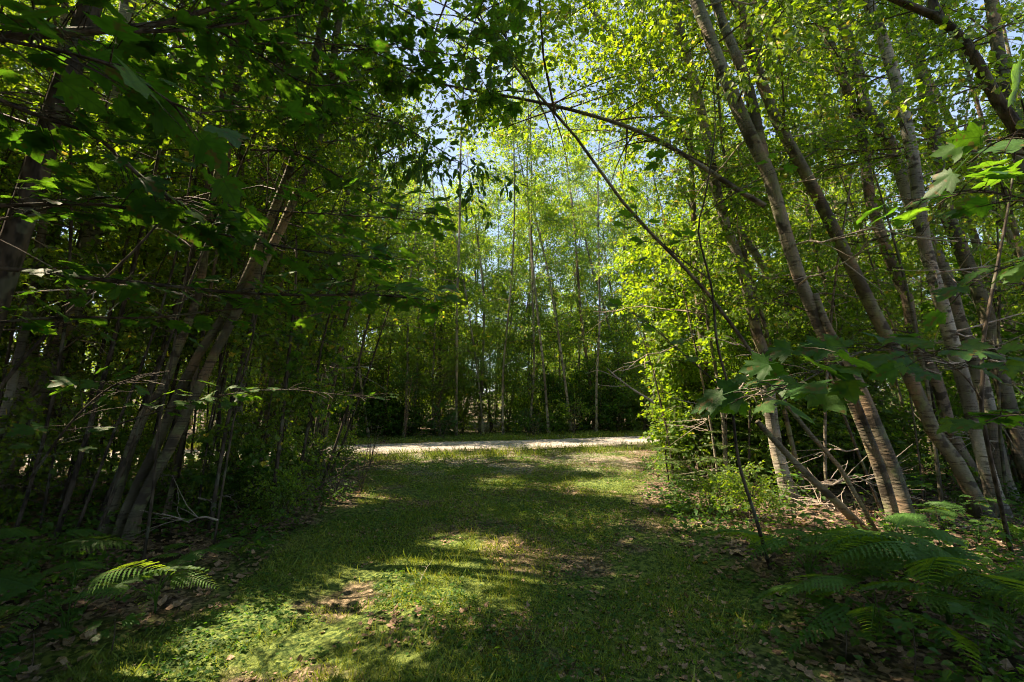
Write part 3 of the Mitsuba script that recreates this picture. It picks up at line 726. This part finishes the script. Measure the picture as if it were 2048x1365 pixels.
def fir(q, h, label, group=None):
    """A small fir: whorls of flat sprays made of needle rows."""
    key = numbered('fir_sapling')
    f = FOOT(*q)
    st = spline([f - [0, 0, .05], f + [U(-.06, .06), U(-.06, .06), h * .55], f + [U(-.1, .1), U(-.1, .1), h]], 10)
    scene[key + '__trunk'] = mikit.ply(stem_tube(st, [.022 * h / 2, .012, .004], 6), 'dark_bark_material', smooth=True)
    W_, C, A, N, S = [], [], [], [], []
    nw = int(h * 5)
    for w in range(nw):
        t = .1 + .88 * w / nw
        b = st[int(t * 9)] * (1 - (t * 9) % 1) + st[min(9, int(t * 9) + 1)] * ((t * 9) % 1)
        for _ in range(5):
            a_ = U(0, 6.28)
            d = norm(np.array([math.cos(a_), math.sin(a_), .12]))
            L_ = (1 - t * .85) * (h * .30 + .25) * U(.7, 1.1)
            s = np.linspace(0, 1, 5)[:, None]
            bp = b + d * L_ * s - [0, 0, .2 * L_] * s**2
            W_.append((bp, .006))
            side = np.cross(d, [0, 0, 1])
            lines = [(bp, L_)]
            for k in range(1, 5):
                for sg in (-1, 1):
                    l2 = L_ * .45 * (1.1 - k / 5)
                    lines.append((bp[k] + s * (d * .6 + side * sg * .8) * l2 - [0, 0, .1 * l2] * s**2, l2))
            for lp, ll in lines[1:]:
                W_.append((lp, .003))
            for lp, ll in lines:
                m = max(12, int(ll * 420))
                u = U(.05, 1, m) * 4
                k = np.minimum(u.astype(int), 3)
                c = lp[k] + (lp[k + 1] - lp[k]) * (u - k)[:, None]
                dd = norm(lp[-1] - lp[0])
                sd = np.cross(dd, [0, 0, 1])
                sg = np.where(U(size=m) < .5, -1, 1)[:, None]
                C.append(c)
                A.append(norm(dd * .5 + sd * sg * U(.5, 1, (m, 1)) + rng.normal(size=(m, 3)) * .15))
                N.append(np.tile([0, 0, 1.0], (m, 1)) + rng.normal(size=(m, 3)) * .2)
                S.append(U(.022, .040, m))
    le = blades(np.vstack(C), np.vstack(A), np.vstack(N), np.concatenate(S), NEEDLE)
    scene[key + '__boughs'] = mikit.ply(tubes(np.stack([x for x, _ in W_]), np.stack([np.linspace(r_, r_ * .3, 5) for _, r_ in W_]), 3), 'twig_material', smooth=True)
    scene[key + '__needles'] = mikit.ply(le[:2], 'needle_material', uv=le[2])
    tag(key + '__boughs', kind='stuff')
    tag(key + '__needles', kind='stuff')
    tag(key, label, 'fir sapling', group)


NEEDLE = (np.array([[-.10, 0, 0], [.10, 0, 0], [0, 1, -.08]]), np.array([[0, 1, 2]]))
for (px, py), h, lab in [((1400, 965), 1.9, 'yellow green fir sapling at the right rim of the lane before the road'), ((1340, 975), 1.0, 'smallest fir sapling standing over the sunlit leaf litter'), ((1455, 990), 1.5, 'dark fir sapling under the broken snag'),
                         ((1500, 950), 2.3, 'tallest fir sapling in front of the dark footed birch'), ((1395, 915), 2.2, 'fir sapling nearest the road right of the lane')]:
    fir(on_ground(px, py)[:2], h, lab)


# ------------------------------------------------------------------ big maple leaves near the camera, each a part
def maple_outline():
    half = [(0, 0), (.10, -.06), (.30, -.10), (.26, .02), (.48, .04), (.40, .14), (.56, .30), (.66, .46), (.50, .44), (.40, .50), (.28, .42), (.30, .58), (.36, .74), (.22, .72), (.16, .84), (0, 1.06)]
    return np.array(half + [(-x, y) for x, y in half[-2:0:-1]])


def maple_leaf(seed):
    g = np.random.default_rng(seed)
    o = maple_outline() * [1, 1] + g.normal(size=(30, 2)) * .012
    v2, f = trimesh.creation.triangulate_polygon(Polygon(o).buffer(0), engine='earcut')
    m = trimesh.Trimesh(np.column_stack([v2, np.zeros(len(v2))]), f, process=False).subdivide()
    x, y, _ = m.vertices.T
    fold = g.uniform(-.05, .18)
    z = fold * np.abs(x) - .16 * (y - .2) ** 2 * g.uniform(.3, 1.2) - .25 * np.abs(x) ** 2 * g.uniform(.2, 1) + .025 * np.sin(9 * np.abs(x) - 6 * y + seed)
    pet = np.array([[-.012, -.75, -.12], [.012, -.75, -.12], [.012, 0, 0], [-.012, 0, 0]])
    v = np.vstack([np.column_stack([x, y, z]), pet])
    k = len(x)
    f = np.vstack([m.faces, [[k, k + 1, k + 2], [k, k + 2, k + 3]]])
    uv = np.column_stack([np.clip(v[:, 0] * .7 + .5, .02, .98), np.clip(v[:, 1] * .8 + .1, .02, .98)]) + g.integers(0, 64, 2)
    return mikit.ply((v, f), 'maple_leaf_material', smooth=True, uv=uv)


MAPLE = [maple_leaf(s) for s in range(8)]


def put_leaf(holder, c, axis, nrm, size, variants=None):
    n = LEAFCOUNT.get(holder, 0)
    if n >= 300:
        return
    c = np.asarray(c, float)
    if U() < sunlit((c - SUN * (c[2] / SUN[2]))[None], .1)[0]:
        return
    LEAFCOUNT[holder] = n + 1
    v = variants or MAPLE
    scene[holder + '__leaf' + (f'_{n:03d}' if n else '')] = {**v[int(U(0, len(v)))], 'to_world': place(c, axis, nrm, size)}


LEAFCOUNT = {}


def spray(holder, pts, r, nleaf, size, first=0.15, reach=.28, up=1.6, twig=True, limb='limb', droop=0.0, face=(0, 0, 0)):
    """A bough with side twigs and flat-lying maple leaves in pairs."""
    p = spline(pts, 20)
    k = holder + '__' + limb
    n = 0
    while k in scene:
        n += 1
        k = holder + '__' + limb + f'_{n:03d}'
    P = [stem_tube(p, [r, r * .7, r * .3], 7, rough=.1, seed=n * 3.3)]
    i = np.sort(U(first, 1, nleaf)) * 19
    for q, u in enumerate(i):
        a_ = int(min(u, 18))
        c = p[a_] + (p[a_ + 1] - p[a_]) * (u - a_)
        d = norm(p[a_ + 1] - p[a_])
        side = norm(np.cross(d, [0, 0, 1])) * (1 if q % 2 else -1)
        ax = norm(d * U(.1, 1.0) + side * U(.4, 1.2) + [0, 0, U(-.25, .25) - droop])
        e = c + ax * U(.25, 1.0) * reach + [0, 0, U(-.03, .05)]
        if np.linalg.norm(e - [0, 0, EYE]) < .75:
            continue
        if twig:
            P.append(stem_tube(np.stack([c, c * .5 + e * .5 + [0, 0, .01], e]), [.003, .0018], 4))
        put_leaf(holder, e + ax * size * .35, norm(ax + [0, 0, -.25]), norm(randdir(1)[0] + [0, 0, up] + np.asarray(face)), size * U(.6, 1.1))
    scene[k] = mikit.ply(join(P), 'dark_bark_material', smooth=True)


def A(*t):
    return [at(*x) for x in t]


# left: the dark maple boughs that hang into the view from beside the camera
def maple_sapling(foot, h, lab, cat='maple sapling', r=.03, tilt=(.1, 0), group=None):
    key = numbered('maple_sapling')
    pts = spline(wild(foot, h, tilt, rng), 14)
    scene[key + '__trunk'] = mikit.ply(stem_tube(pts, [r, r * .8, r * .4], 8), 'dark_bark_material', smooth=True)
    tag(key, lab, cat, group)
    return key, pts


m1, _ = maple_sapling((-3.3, 1.6), 4.5, 'dark maple reaching broad leafy boughs into the upper left of the view', r=.05)
spray(m1, A((-260, 110, 1.7), (0, 76, 1.9), (130, 66, 2.0), (260, 56, 2.1), (360, 38, 2.2), (500, -10, 2.4)), .026, 40, .13)
spray(m1, A((-260, 90, 1.6), (0, 70, 1.8), (200, 62, 1.9), (330, 62, 2.1), (460, 50, 2.4), (600, 30, 2.6)), .014, 46, .13)
spray(m1, A((-200, 90, 1.5), (0, 200, 1.8), (100, 240, 1.95), (180, 265, 2.05), (230, 305, 2.1), (300, 370, 2.2), (440, 455, 2.4)), .012, 70, .13)
spray(m1, A((-100, 60, 1.4), (150, 110, 1.4), (260, 150, 1.45), (360, 215, 1.5), (430, 230, 1.6)), .007, 26, .13)
spray(m1, A((230, -60, 2.6), (400, 40, 2.7), (520, 110, 2.8), (620, 170, 2.9), (720, 160, 3.0)), .010, 60, .12)
m2, _ = maple_sapling((-3.6, 2.4), 3.6, 'dark maple with long level boughs across the left middle of the view', r=.04)
spray(m2, A((-260, 520, 1.9), (0, 537, 2.1), (100, 546, 2.2), (200, 560, 2.3), (330, 571, 2.4), (450, 584, 2.5), (600, 591, 2.6), (740, 590, 2.7), (860, 600, 2.8)), .013, 80, .13)
spray(m2, A((-260, 700, 2.2), (0, 645, 2.4), (150, 635, 2.5), (300, 636, 2.6), (430, 622, 2.7), (560, 612, 2.8), (700, 600, 2.9)), .009, 46, .12)
spray(m2, A((-260, 420, 2.0), (0, 412, 2.2), (170, 408, 2.3), (300, 425, 2.4), (450, 470, 2.5), (600, 500, 2.6), (780, 520, 2.7)), .011, 80, .125)
spray(m2, A((-200, 480, 2.3), (0, 440, 2.5), (200, 395, 2.6), (350, 400, 2.7), (520, 420, 2.8), (680, 430, 2.9), (840, 440, 3.0)), .009, 76, .12)
m3, _ = maple_sapling((-4.6, 4.0), 3.0, 'leafy maple sapling whose top catches sun spots left of the birch clump', r=.02)
spray(m3, A((60, 960, 3.4), (130, 860, 3.2), (200, 790, 3.1), (260, 760, 3.0), (330, 770, 2.9)), .010, 34, .12)
spray(m3, A((200, 860, 4.2), (400, 800, 4.1), (560, 780, 4.1), (680, 790, 4.2), (780, 800, 4.3)), .008, 60, .11)
# the thin black stem slanting across the left thicket
key = numbered('leaning_sapling')
scene[key + '__trunk'] = mikit.ply(stem_tube(spline([on_ground(-330, 1180) - [0, 0, .1]] + A((-120, 900, 3.0), (0, 775, 3.0), (28, 739, 3.0), (125, 636, 3.05), (203, 564, 3.1), (273, 497, 3.15), (340, 420, 3.2)), 24), [.02, .014, .006], 7), 'dark_bark_material', smooth=True)
tag(key, 'thin black leaning sapling stem crossing the left thicket', 'sapling')

# upper middle: maple tips against the sky, a hanging spray of long leaves
m4, _ = maple_sapling((-3.4, 2.2), 5.2, 'tall maple whose leafy tips stand dark against the sky gap', r=.03, tilt=(.12, 0))
spray(m4, A((520, -90, 3.6), (650, -50, 3.6), (760, -5, 3.6), (840, 40, 3.6), (920, 90, 3.6), (985, 140, 3.6)), .009, 34, .13, up=.5, droop=.4)
spray(m4, A((560, 60, 3.8), (640, 80, 3.8), (700, 100, 3.8), (780, 90, 3.8), (860, 60, 3.8)), .008, 34, .12, up=.5, droop=.3)
spray(m4, A((500, 300, 3.6), (600, 310, 3.7), (720, 380, 3.8), (800, 420, 3.8), (890, 430, 3.9)), .008, 50, .12)
key = numbered('cherry_bough')
pts = spline(A((560, 120, 4.6), (700, 210, 4.6), (800, 250, 4.6), (880, 300, 4.6), (960, 350, 4.7)), 20)
scene[key + '__limb'] = mikit.ply(stem_tube(pts, [.012, .004], 6), 'dark_bark_material', smooth=True)
grow(key, pts, .3, 14, .5, 26, 'cherry_spray', 1.0, up=-.2, droop=.3, br=.006, crown='leaves')
tag(key, 'bough of long pointed leaves hanging dark below the sky gap', 'bough')

# right: near saplings and sprays
m5, _ = maple_sapling(on_ground(1545, 1135)[:2], .4, 'thin dark maple sapling rising before the birches with a fan of big leaves', r=.02, tilt=(-.1, 0))
del scene[m5 + '__trunk']
scene[m5 + '__trunk'] = mikit.ply(stem_tube(spline([on_ground(1545, 1135) - [0, 0, .1]] + A((1512, 1038, 3.9), (1478, 927, 3.85), (1464, 816, 3.8), (1453, 759, 3.8), (1434, 686, 3.8), (1423, 575, 3.8), (1397, 464, 3.8), (1411, 391, 3.8), (1430, 260, 3.8), (1425, 150, 3.8)), 40), [.016, .012, .008, .004], 8), 'dark_bark_material', smooth=True)
spray(m5, A((1460, 790, 3.8), (1380, 720, 3.7), (1300, 650, 3.7), (1240, 610, 3.8)), .006, 12, .11)
spray(m5, A((1420, 560, 3.8), (1340, 500, 3.7), (1270, 440, 3.7)), .006, 16, .11)
spray(m5, A((1405, 430, 3.8), (1480, 380, 3.7), (1540, 350, 3.7)), .006, 12, .11)
spray(m5, A((1415, 330, 3.8), (1350, 300, 3.7), (1290, 280, 3.7)), .006, 14, .11)
m7, _ = maple_sapling(on_ground(2030, 1125)[:2], .4, 'black bowed sapling at the right edge with leaves hanging into the frame', r=.02)
del scene[m7 + '__trunk']
scene[m7 + '__trunk'] = mikit.ply(stem_tube(spline([on_ground(2030, 1125) - [0, 0, .1]] + A((1983, 927, 3.9), (1963, 816, 3.8), (1966, 760, 3.8), (1966, 686, 3.8), (1997, 519, 3.8), (2022, 380, 3.8), (2035, 250, 3.8)), 36), [.019, .015, .012, .005], 8), 'dark_bark_material', smooth=True)
spray(m7, A((1963, 800, 3.8), (1935, 760, 3.1), (1895, 725, 2.5), (1840, 705, 2.2), (1760, 700, 2.15), (1680, 712, 2.1), (1600, 730, 2.05)), .006, 26, .135, first=.5, up=1.5, reach=.2, face=(0, -1.3, 0))
spray(m7, A((1720, 705, 2.12), (1650, 740, 2.05), (1590, 770, 1.98), (1530, 785, 1.9), (1470, 800, 1.85)), .004, 22, .14, first=.1, up=1.2, reach=.18, face=(0, -1.5, 0))
spray(m7, A((2120, 420, 1.8), (2060, 400, 1.75), (1980, 385, 1.75), (1900, 390, 1.75), (1840, 400, 1.8)), .004, 16, .125, up=2.2, reach=.16)
spray(m7, A((2160, 300, 1.4), (2090, 280, 1.35), (2040, 260, 1.35), (2010, 300, 1.35)), .004, 8, .13, up=.4, reach=.14)
spray(m7, A((2160, 520, 2.0), (2080, 520, 1.95), (2000, 540, 1.95), (1940, 570, 2.0)), .004, 12, .12, up=2.0, reach=.16)
spray(m7, A((2160, 850, 2.0), (2090, 840, 1.95), (2040, 830, 1.95), (2000, 835, 2.0)), .004, 8, .12, up=2.6, reach=.14)
# the thick dark limb through the upper right corner
key = numbered('maple_tree')
pts = spline(A((2330, 1010, 4.4), (2290, 700, 4.2), (2180, 430, 4.1), (2060, 290, 4.0), (1991, 195, 4.0), (1969, 153, 4.0), (1932, 89, 4.0), (1880, 39, 4.0), (1802, 5, 4.0), (1700, -40, 4.0)), 30)
scene[key + '__trunk'] = mikit.ply(stem_tube(pts, [.10, .085, .06, .045, .02], 8), 'dark_bark_material', smooth=True)
scene[key + '__limb'] = mikit.ply(stem_tube(spline(A((1880, 39, 4.0), (1866, 10, 4.0), (1868, -60, 4.0), (1880, -160, 4.0)), 8), [.04, .03], 7), 'dark_bark_material', smooth=True)
grow(key, pts, .45, 20, 1.0, 50, 'birch_spray_near', 1.0)
tag(key, 'dark maple limb bending across the upper right corner', 'tree')
# dead pale branch over the lane's right rim
key = numbered('dead_bough')
y0 = 6.2
P = [stem_tube(spline(A((1308, 808, y0), (1300, 800, y0), (1270, 782, y0), (1240, 760, y0), (1215, 738, y0)), 14), [.016, .012, .007], 6)]
for a_, b_, c_ in [((1240, 760), (1200, 742), (1170, 748)), ((1258, 772), (1225, 773), (1195, 770)), ((1225, 746), (1245, 735), (1270, 730)), ((1300, 805), (1308, 795), (1306, 780)), ((1238, 742), (1260, 738), (1300, 722))]:
    P.append(stem_tube(spline(A((*a_, y0), (*b_, y0), (*c_, y0 + .1)), 8), [.006, .003], 5))
scene[key] = mikit.ply(join(P), 'dead_wood_material', smooth=True)
tag(key, 'pale dead bough hanging at the right rim of the lane before the road', 'dead branch')


# ------------------------------------------------------------------ ferns and seedlings
def frond_mesh(seed, n=18):
    """A broad frond: arched rib, toothed leaflets in pairs. Along +y, one unit long, up is z."""
    g = np.random.default_rng(seed)
    V, F, UV, o = [], [], [], 0
    s = np.linspace(0, 1, n + 3)
    rib = np.stack([.06 * np.sin(3 * s + seed), s, .30 * s - .58 * s**2], 1)
    v, f = tubes(rib[None], np.linspace(.008, .002, n + 3)[None], 4)
    V.append(v)
    F.append(f)
    UV.append(np.full((len(v), 2), .5))
    o = len(v)
    for k in range(2, n + 2):
        t = k / (n + 2)
        w = .40 * (1 - t) ** .8 * min(1, .55 + t * 2) * g.uniform(.9, 1.1)
        for sg in (-1, 1):
            d = norm(np.array([sg * 1.0, .38 + .3 * t, -.12 + g.normal() * .08]))
            m = 12
            u = np.linspace(0, 1, m)
            ax = rib[k] + np.outer(u * w, d) + np.outer(u**2 * w, [0, .05, -.18])
            wd = .023 * (1.3 - t * .6) * (1 - u) ** .5 + .0015
            tooth = 1 + .75 * np.where(np.arange(m) % 2, 1, -.7)
            y_ = np.array([0, 1.0, 0])
            a_, b_ = ax + np.outer(wd * tooth, y_) + [0, 0, .004], ax - np.outer(wd * np.roll(tooth, 1), y_) - [0, 0, .004]
            V += [a_, b_]
            i_ = np.arange(m - 1)
            F.append(np.vstack([np.stack([o + i_, o + i_ + 1, o + m + i_ + 1], 1), np.stack([o + i_, o + m + i_ + 1, o + m + i_], 1)]))
            UV += [np.stack([np.full(m, .62), .1 + .8 * u], 1), np.stack([np.full(m, .38), .1 + .8 * u], 1)]
            o += 2 * m
    uv = np.vstack(UV) + g.integers(0, 64, 2)
    return mikit.ply((np.vstack(V), np.vstack(F)), 'fern_material', smooth=False, uv=uv)


FRONDS = [frond_mesh(s) for s in (1, 2, 3, 4)]


def fern(q, n, size, lab, group=None, arc=None, rise=.55):
    key = numbered('fern')
    f = FOOT(*q)
    for k in range(n):
        a_ = (2 * math.pi * k / n + U(-.35, .35)) if arc is None else U(*arc)
        d = np.array([math.cos(a_), math.sin(a_), 0])
        h = size * U(.35, .7)
        foot, top = f, f + d * size * .28 + [0, 0, h]
        kk = f'_{k:03d}' if k else ''
        scene[key + '__frond' + kk] = {**FRONDS[k % 4], 'to_world': place(top, norm(d + [0, 0, U(-.15, .35)]), norm(np.array([U(-.45, .45), U(-.45, .45), 1.0])), size * U(.75, 1.1))}
        scene[key + '__stalk' + kk] = mikit.ply(stem_tube(spline([foot - [0, 0, .03], foot * .5 + top * .5 + [0, 0, .05 * size] - d * .04, top], 8), [.004, .003], 5), 'fern_material', smooth=True)
    tag(key, lab, 'fern', group)


for (px, py), n, s, lab in [((1620, 1170), 10, .60, 'broad green fern before the foot of the forked birch'), ((1770, 1165), 9, .58, 'fern under the twin birch stem'), ((1900, 1260), 11, .68, 'large fern at the lower right with one sunlit frond'),
                            ((1760, 1290), 9, .54, 'fern spreading low left of the large one'), ((2020, 1330), 8, .62, 'dark fern cut by the lower right corner'), ((385, 1150), 5, .34, 'fern on the shaded left bank near the grass'),
                            ((310, 1230), 6, .42, 'fern with a pale sunlit tip on the lower left bank'), ((500, 1115), 4, .28, 'small bright fern at the left rim of the lane'), ((130, 1290), 6, .6, 'dark fern in the lower left corner'),
                            ((60, 1180), 5, .55, 'shaded fern at the left edge below the birches'), ((1880, 1020), 4, .45, 'small fern behind the forked birch in patchy sun'), ((1960, 1100), 4, .45, 'small fern between the birch feet at the right edge')]:
    fern(on_ground(px, py)[:2], n, s, lab)


def seedling(q, h, n, size, lab, group=None):
    key = numbered('maple_seedling')
    f = FOOT(*q)
    top = f + [U(-.04, .04), U(-.04, .04), h]
    scene[key + '__stem'] = mikit.ply(stem_tube(spline([f - [0, 0, .03], f * .5 + top * .5 + [.01, 0, 0], top], 8), [.004, .0025], 5), 'twig_material', smooth=True)
    for k in range(n):
        a_ = 2 * math.pi * k / n + U(-.4, .4)
        ax = np.array([math.cos(a_), math.sin(a_), U(-.15, .2)])
        put_leaf(key, top - [0, 0, (k % 3) * .03] + ax * size * .7, ax - [0, 0, .15], norm(np.array([U(-.3, .3), U(-.3, .3), 1.2])), size * U(.75, 1.1))
    tag(key, lab, 'seedling', group)


for (px, py), h, n, s, lab in [((1600, 1240), .22, 6, .11, 'maple seedling with star shaped leaves in front of the broad fern'), ((1640, 1250), .12, 4, .09, 'low maple seedling beside the star leaved one'), ((1690, 1320), .2, 5, .11, 'maple seedling on the litter at the lower right'),
                               ((1830, 1365), .3, 5, .12, 'pale green maple seedling at the bottom right edge'), ((1960, 1370), .34, 6, .12, 'maple seedling in the lower right corner'), ((1700, 1180), .3, 5, .1, 'maple seedling between the two ferns at the birch foot'),
                               ((1890, 1120), .4, 7, .11, 'taller maple seedling between the birches at right'), ((1975, 1090), .4, 7, .1, 'maple seedling right of the taller one under the mossy birch'), ((1850, 1060), .45, 8, .11, 'maple seedling fanned out behind the forked birch'),
                               ((60, 1350), .2, 5, .1, 'maple seedling in the lower left corner'), ((220, 1310), .2, 5, .09, 'maple seedling beside the pale tipped fern')]:
    seedling(on_ground(px, py)[:2], h, n, s, lab)
for q in scatter(26, -6, 9, 3.6, 9, .3, lambda x, y: (x > lane_r(y) + .6 or x < lane_l(y) - .5) and abs(x) < 1.05 * y, 31):
    seedling(q, U(.15, .5), int(U(4, 8)), U(.08, .11), 'maple seedling on the brown forest floor under the birches', 'maple seedlings on the forest floor')


# ------------------------------------------------------------------ ground cover
def cover(n, x0, x1, y0, y1, ok):
    x = U(x0, x1, n * 4)
    y = y0 + (y1 - y0) * U(size=n * 4) ** 1.35
    m = ok(x, y)
    return x[m][:n], y[m][:n]


def inlane(x, y, wob=.6):
    w = wob * (meshkit.fbm(np.stack([x * 1.4, y * 1.4, 0 * x], -1), 3, 3) - .5)
    return (x > lane_l(y) + w) & (x < lane_r(y) + w * 1.6) & (road_mask(x, y) < .2)


def patchy(x, y, lo, hi, s=1.6, seed=0):
    return U(size=len(x)) < np.clip((meshkit.fbm(np.stack([x * s, y * s, 0 * x], -1), 4, seed) - lo) / (hi - lo), 0.03, 1)


def gz(x, y):
    return height(x, y) - .008


x, y = cover(120000, -4, 5, 1.9, 13.2, lambda x, y: inlane(x, y) & patchy(x, y, .33, .54, 1.6) & (U(size=len(x)) > .75 * np.clip((y - 8.2) / 2, 0, 1)))
n = len(x)
a_ = U(0, 6.28, n)
lean = U(.15, .9, n)
axis = np.stack([np.cos(a_) * lean, np.sin(a_) * lean, np.ones(n)], 1)
nr = np.stack([np.cos(a_ + 1.5), np.sin(a_ + 1.5), .3 * np.ones(n)], 1)
BLADE = (np.array([[-.045, 0, 0], [.045, 0, 0], [-.035, .55, .04], [.035, .55, .04], [0, 1, .24]]), np.array([[0, 1, 3], [0, 3, 2], [2, 3, 4]]))
tall = U(.018, .05, n) * (.55 + 1.1 * meshkit.fbm(np.stack([x * 2.6, y * 2.6, 0 * x], -1), 3, 12)) * np.where(U(size=n) < .05, 2.2, 1)
v, f, uv = blades(np.stack([x, y, gz(x, y)], 1), axis, nr, tall, BLADE)
scene['grass'] = mikit.ply((v, f), 'grass_material', uv=uv)
tag('grass', 'short grass growing along the shaded lane', 'grass', kind='stuff')
# verge grass by the road
x = U(-11, 12, 110000)
d = U(-1.3, 4.6, 110000)
y = road_near(x) + d
m = ((d < .12) | (d > ROAD_W - .1)) & (U(size=len(x)) < np.where(d < 0, .75, .8)) & patchy(x, y, .3, .5, 1.8, 4) & ((d > 0) | inlane(x, y, .2) | (x > 4.4) | (U(size=len(x)) < .2))
x, y = x[m], y[m]
n = len(x)
a_ = U(0, 6.28, n)
lean = U(.1, .7, n)
axis = np.stack([np.cos(a_) * lean, np.sin(a_) * lean, np.ones(n)], 1)
nr = np.stack([np.cos(a_ + 1.5), np.sin(a_ + 1.5), .3 * np.ones(n)], 1)
v, f, uv = blades(np.stack([x, y, gz(x, y)], 1), axis, nr, U(.06, .2, n), BLADE)
scene['verge_grass'] = mikit.ply((v, f), 'grass_material', uv=uv)
tag('verge_grass', 'taller dry grass along both verges of the gravel road', 'grass', kind='stuff')
# small broad leaved weeds
x, y = cover(26000, -4, 5, 1.9, 12, lambda x, y: inlane(x, y, 1.0) & patchy(x, y, .42, .6, 2.2, 7))
n = len(x)
axis = randdir(n) * [1, 1, .3]
c = np.stack([x, y, gz(x, y) + U(.01, .05, n)], 1)
v, f, uv = blades(c, axis, norm(randdir(n) * .5 + [0, 0, 1]), U(.010, .034, n) * np.where(U(size=n) < .08, 1.6, 1), OVATE)
scene['lane_weeds'] = mikit.ply((v, f), 'maple_leaf_material', uv=uv)
tag('lane_weeds', 'clover sized weeds among the grass of the lane', 'weeds', kind='stuff')
# undergrowth of the forest floor at both sides, herb leaves on short stalks
x, y = cover(44000, -8, 10, 2.0, 13, lambda x, y: ~inlane(x, y, .3) & (road_mask(x, y) < .2) & patchy(x, y, .42, .60, 1.7, 9))
n = len(x)
c = np.stack([x, y, gz(x, y) + .02 + .28 * U(size=n) ** 2.2], 1)
v, f, uv = blades(c, randdir(n) * [1, 1, .4], norm(randdir(n) * .6 + [0, 0, 1]), U(.025, .07, n), OVATE)
scene['undergrowth'] = mikit.ply((v, f), 'maple_leaf_material', uv=uv)
tag('undergrowth', 'low herb leaves carpeting the forest floor beside the lane', 'undergrowth', kind='stuff')
# dead leaves
CURL = (np.array([[0, 0, 0], [-.42, .25, .16], [-.30, .62, .10], [0, 1, .18], [.30, .62, .02], [.42, .25, .22]]), OVATE[1])


def litter(key, n, ok, size, lab, x0=-9, x1=11):
    x, y = cover(n, x0, x1, 1.9, 13, ok)
    m = len(x)
    c = np.stack([x, y, gz(x, y) + U(.006, .022, m)], 1)
    v, f, uv = blades(c, randdir(m) * [1, 1, .25], norm(randdir(m) * .45 + [0, 0, 1]), U(*size, m), CURL)
    scene[key] = mikit.ply((v, f), 'litter_material', uv=uv)
    tag(key, lab, 'dead leaves', kind='stuff')


litter('leaf_litter', 26000, lambda x, y: ~inlane(x, y, .8) & (road_mask(x, y) < .1), (.022, .080), 'brown dead leaves covering the forest floor on both sides')
litter('lane_litter', 10000, lambda x, y: inlane(x, y, .4) & (patchy(x, y, .5, .68, 1.5, 17) | ((np.abs(x - .55 - .02 * y) < .35) & (U(size=len(x)) < .5))), (.012, .050), 'tan dead leaves strewn over the grass of the lane', -4, 5)
# fallen sticks
for (p0, p1, p2), r, lab in [(((1395, 1055), (1480, 1052), (1600, 1035)), .012, 'mossy fallen branch on the forest floor right of the lane'), (((0, 1075), (100, 1068), (250, 1045)), .008, 'pale fallen stick in the dark left thicket'),
                             (((1890, 1068), (1950, 1063), (2010, 1055)), .01, 'fallen stick lying before the birch feet at right'), (((840, 1175), (850, 1155), (866, 1145)), .003, 'short pale twig lying in the sunlit grass')]:
    key = numbered('fallen_branch')
    pts = [on_ground(*q) + [0, 0, .05 + (k == 2) * .06] for k, q in enumerate((p0, p1, p2))]
    sp = spline(pts, 12) + rng.normal(size=(12, 3)) * r * .5
    P = [stem_tube(sp, [r, r * .7, r * .4], 6)]
    for k in (4, 8):
        e = sp[k] + np.linspace(0, 1, 4)[:, None] * (randdir(1)[0] * [1, 1, .3] + [0, 0, .3]) * r * 16
        P.append(stem_tube(e, [r * .5, r * .2], 5))
    scene[key] = mikit.ply(join(P), 'dead_wood_material', smooth=True)
    tag(key, lab, 'fallen branch')
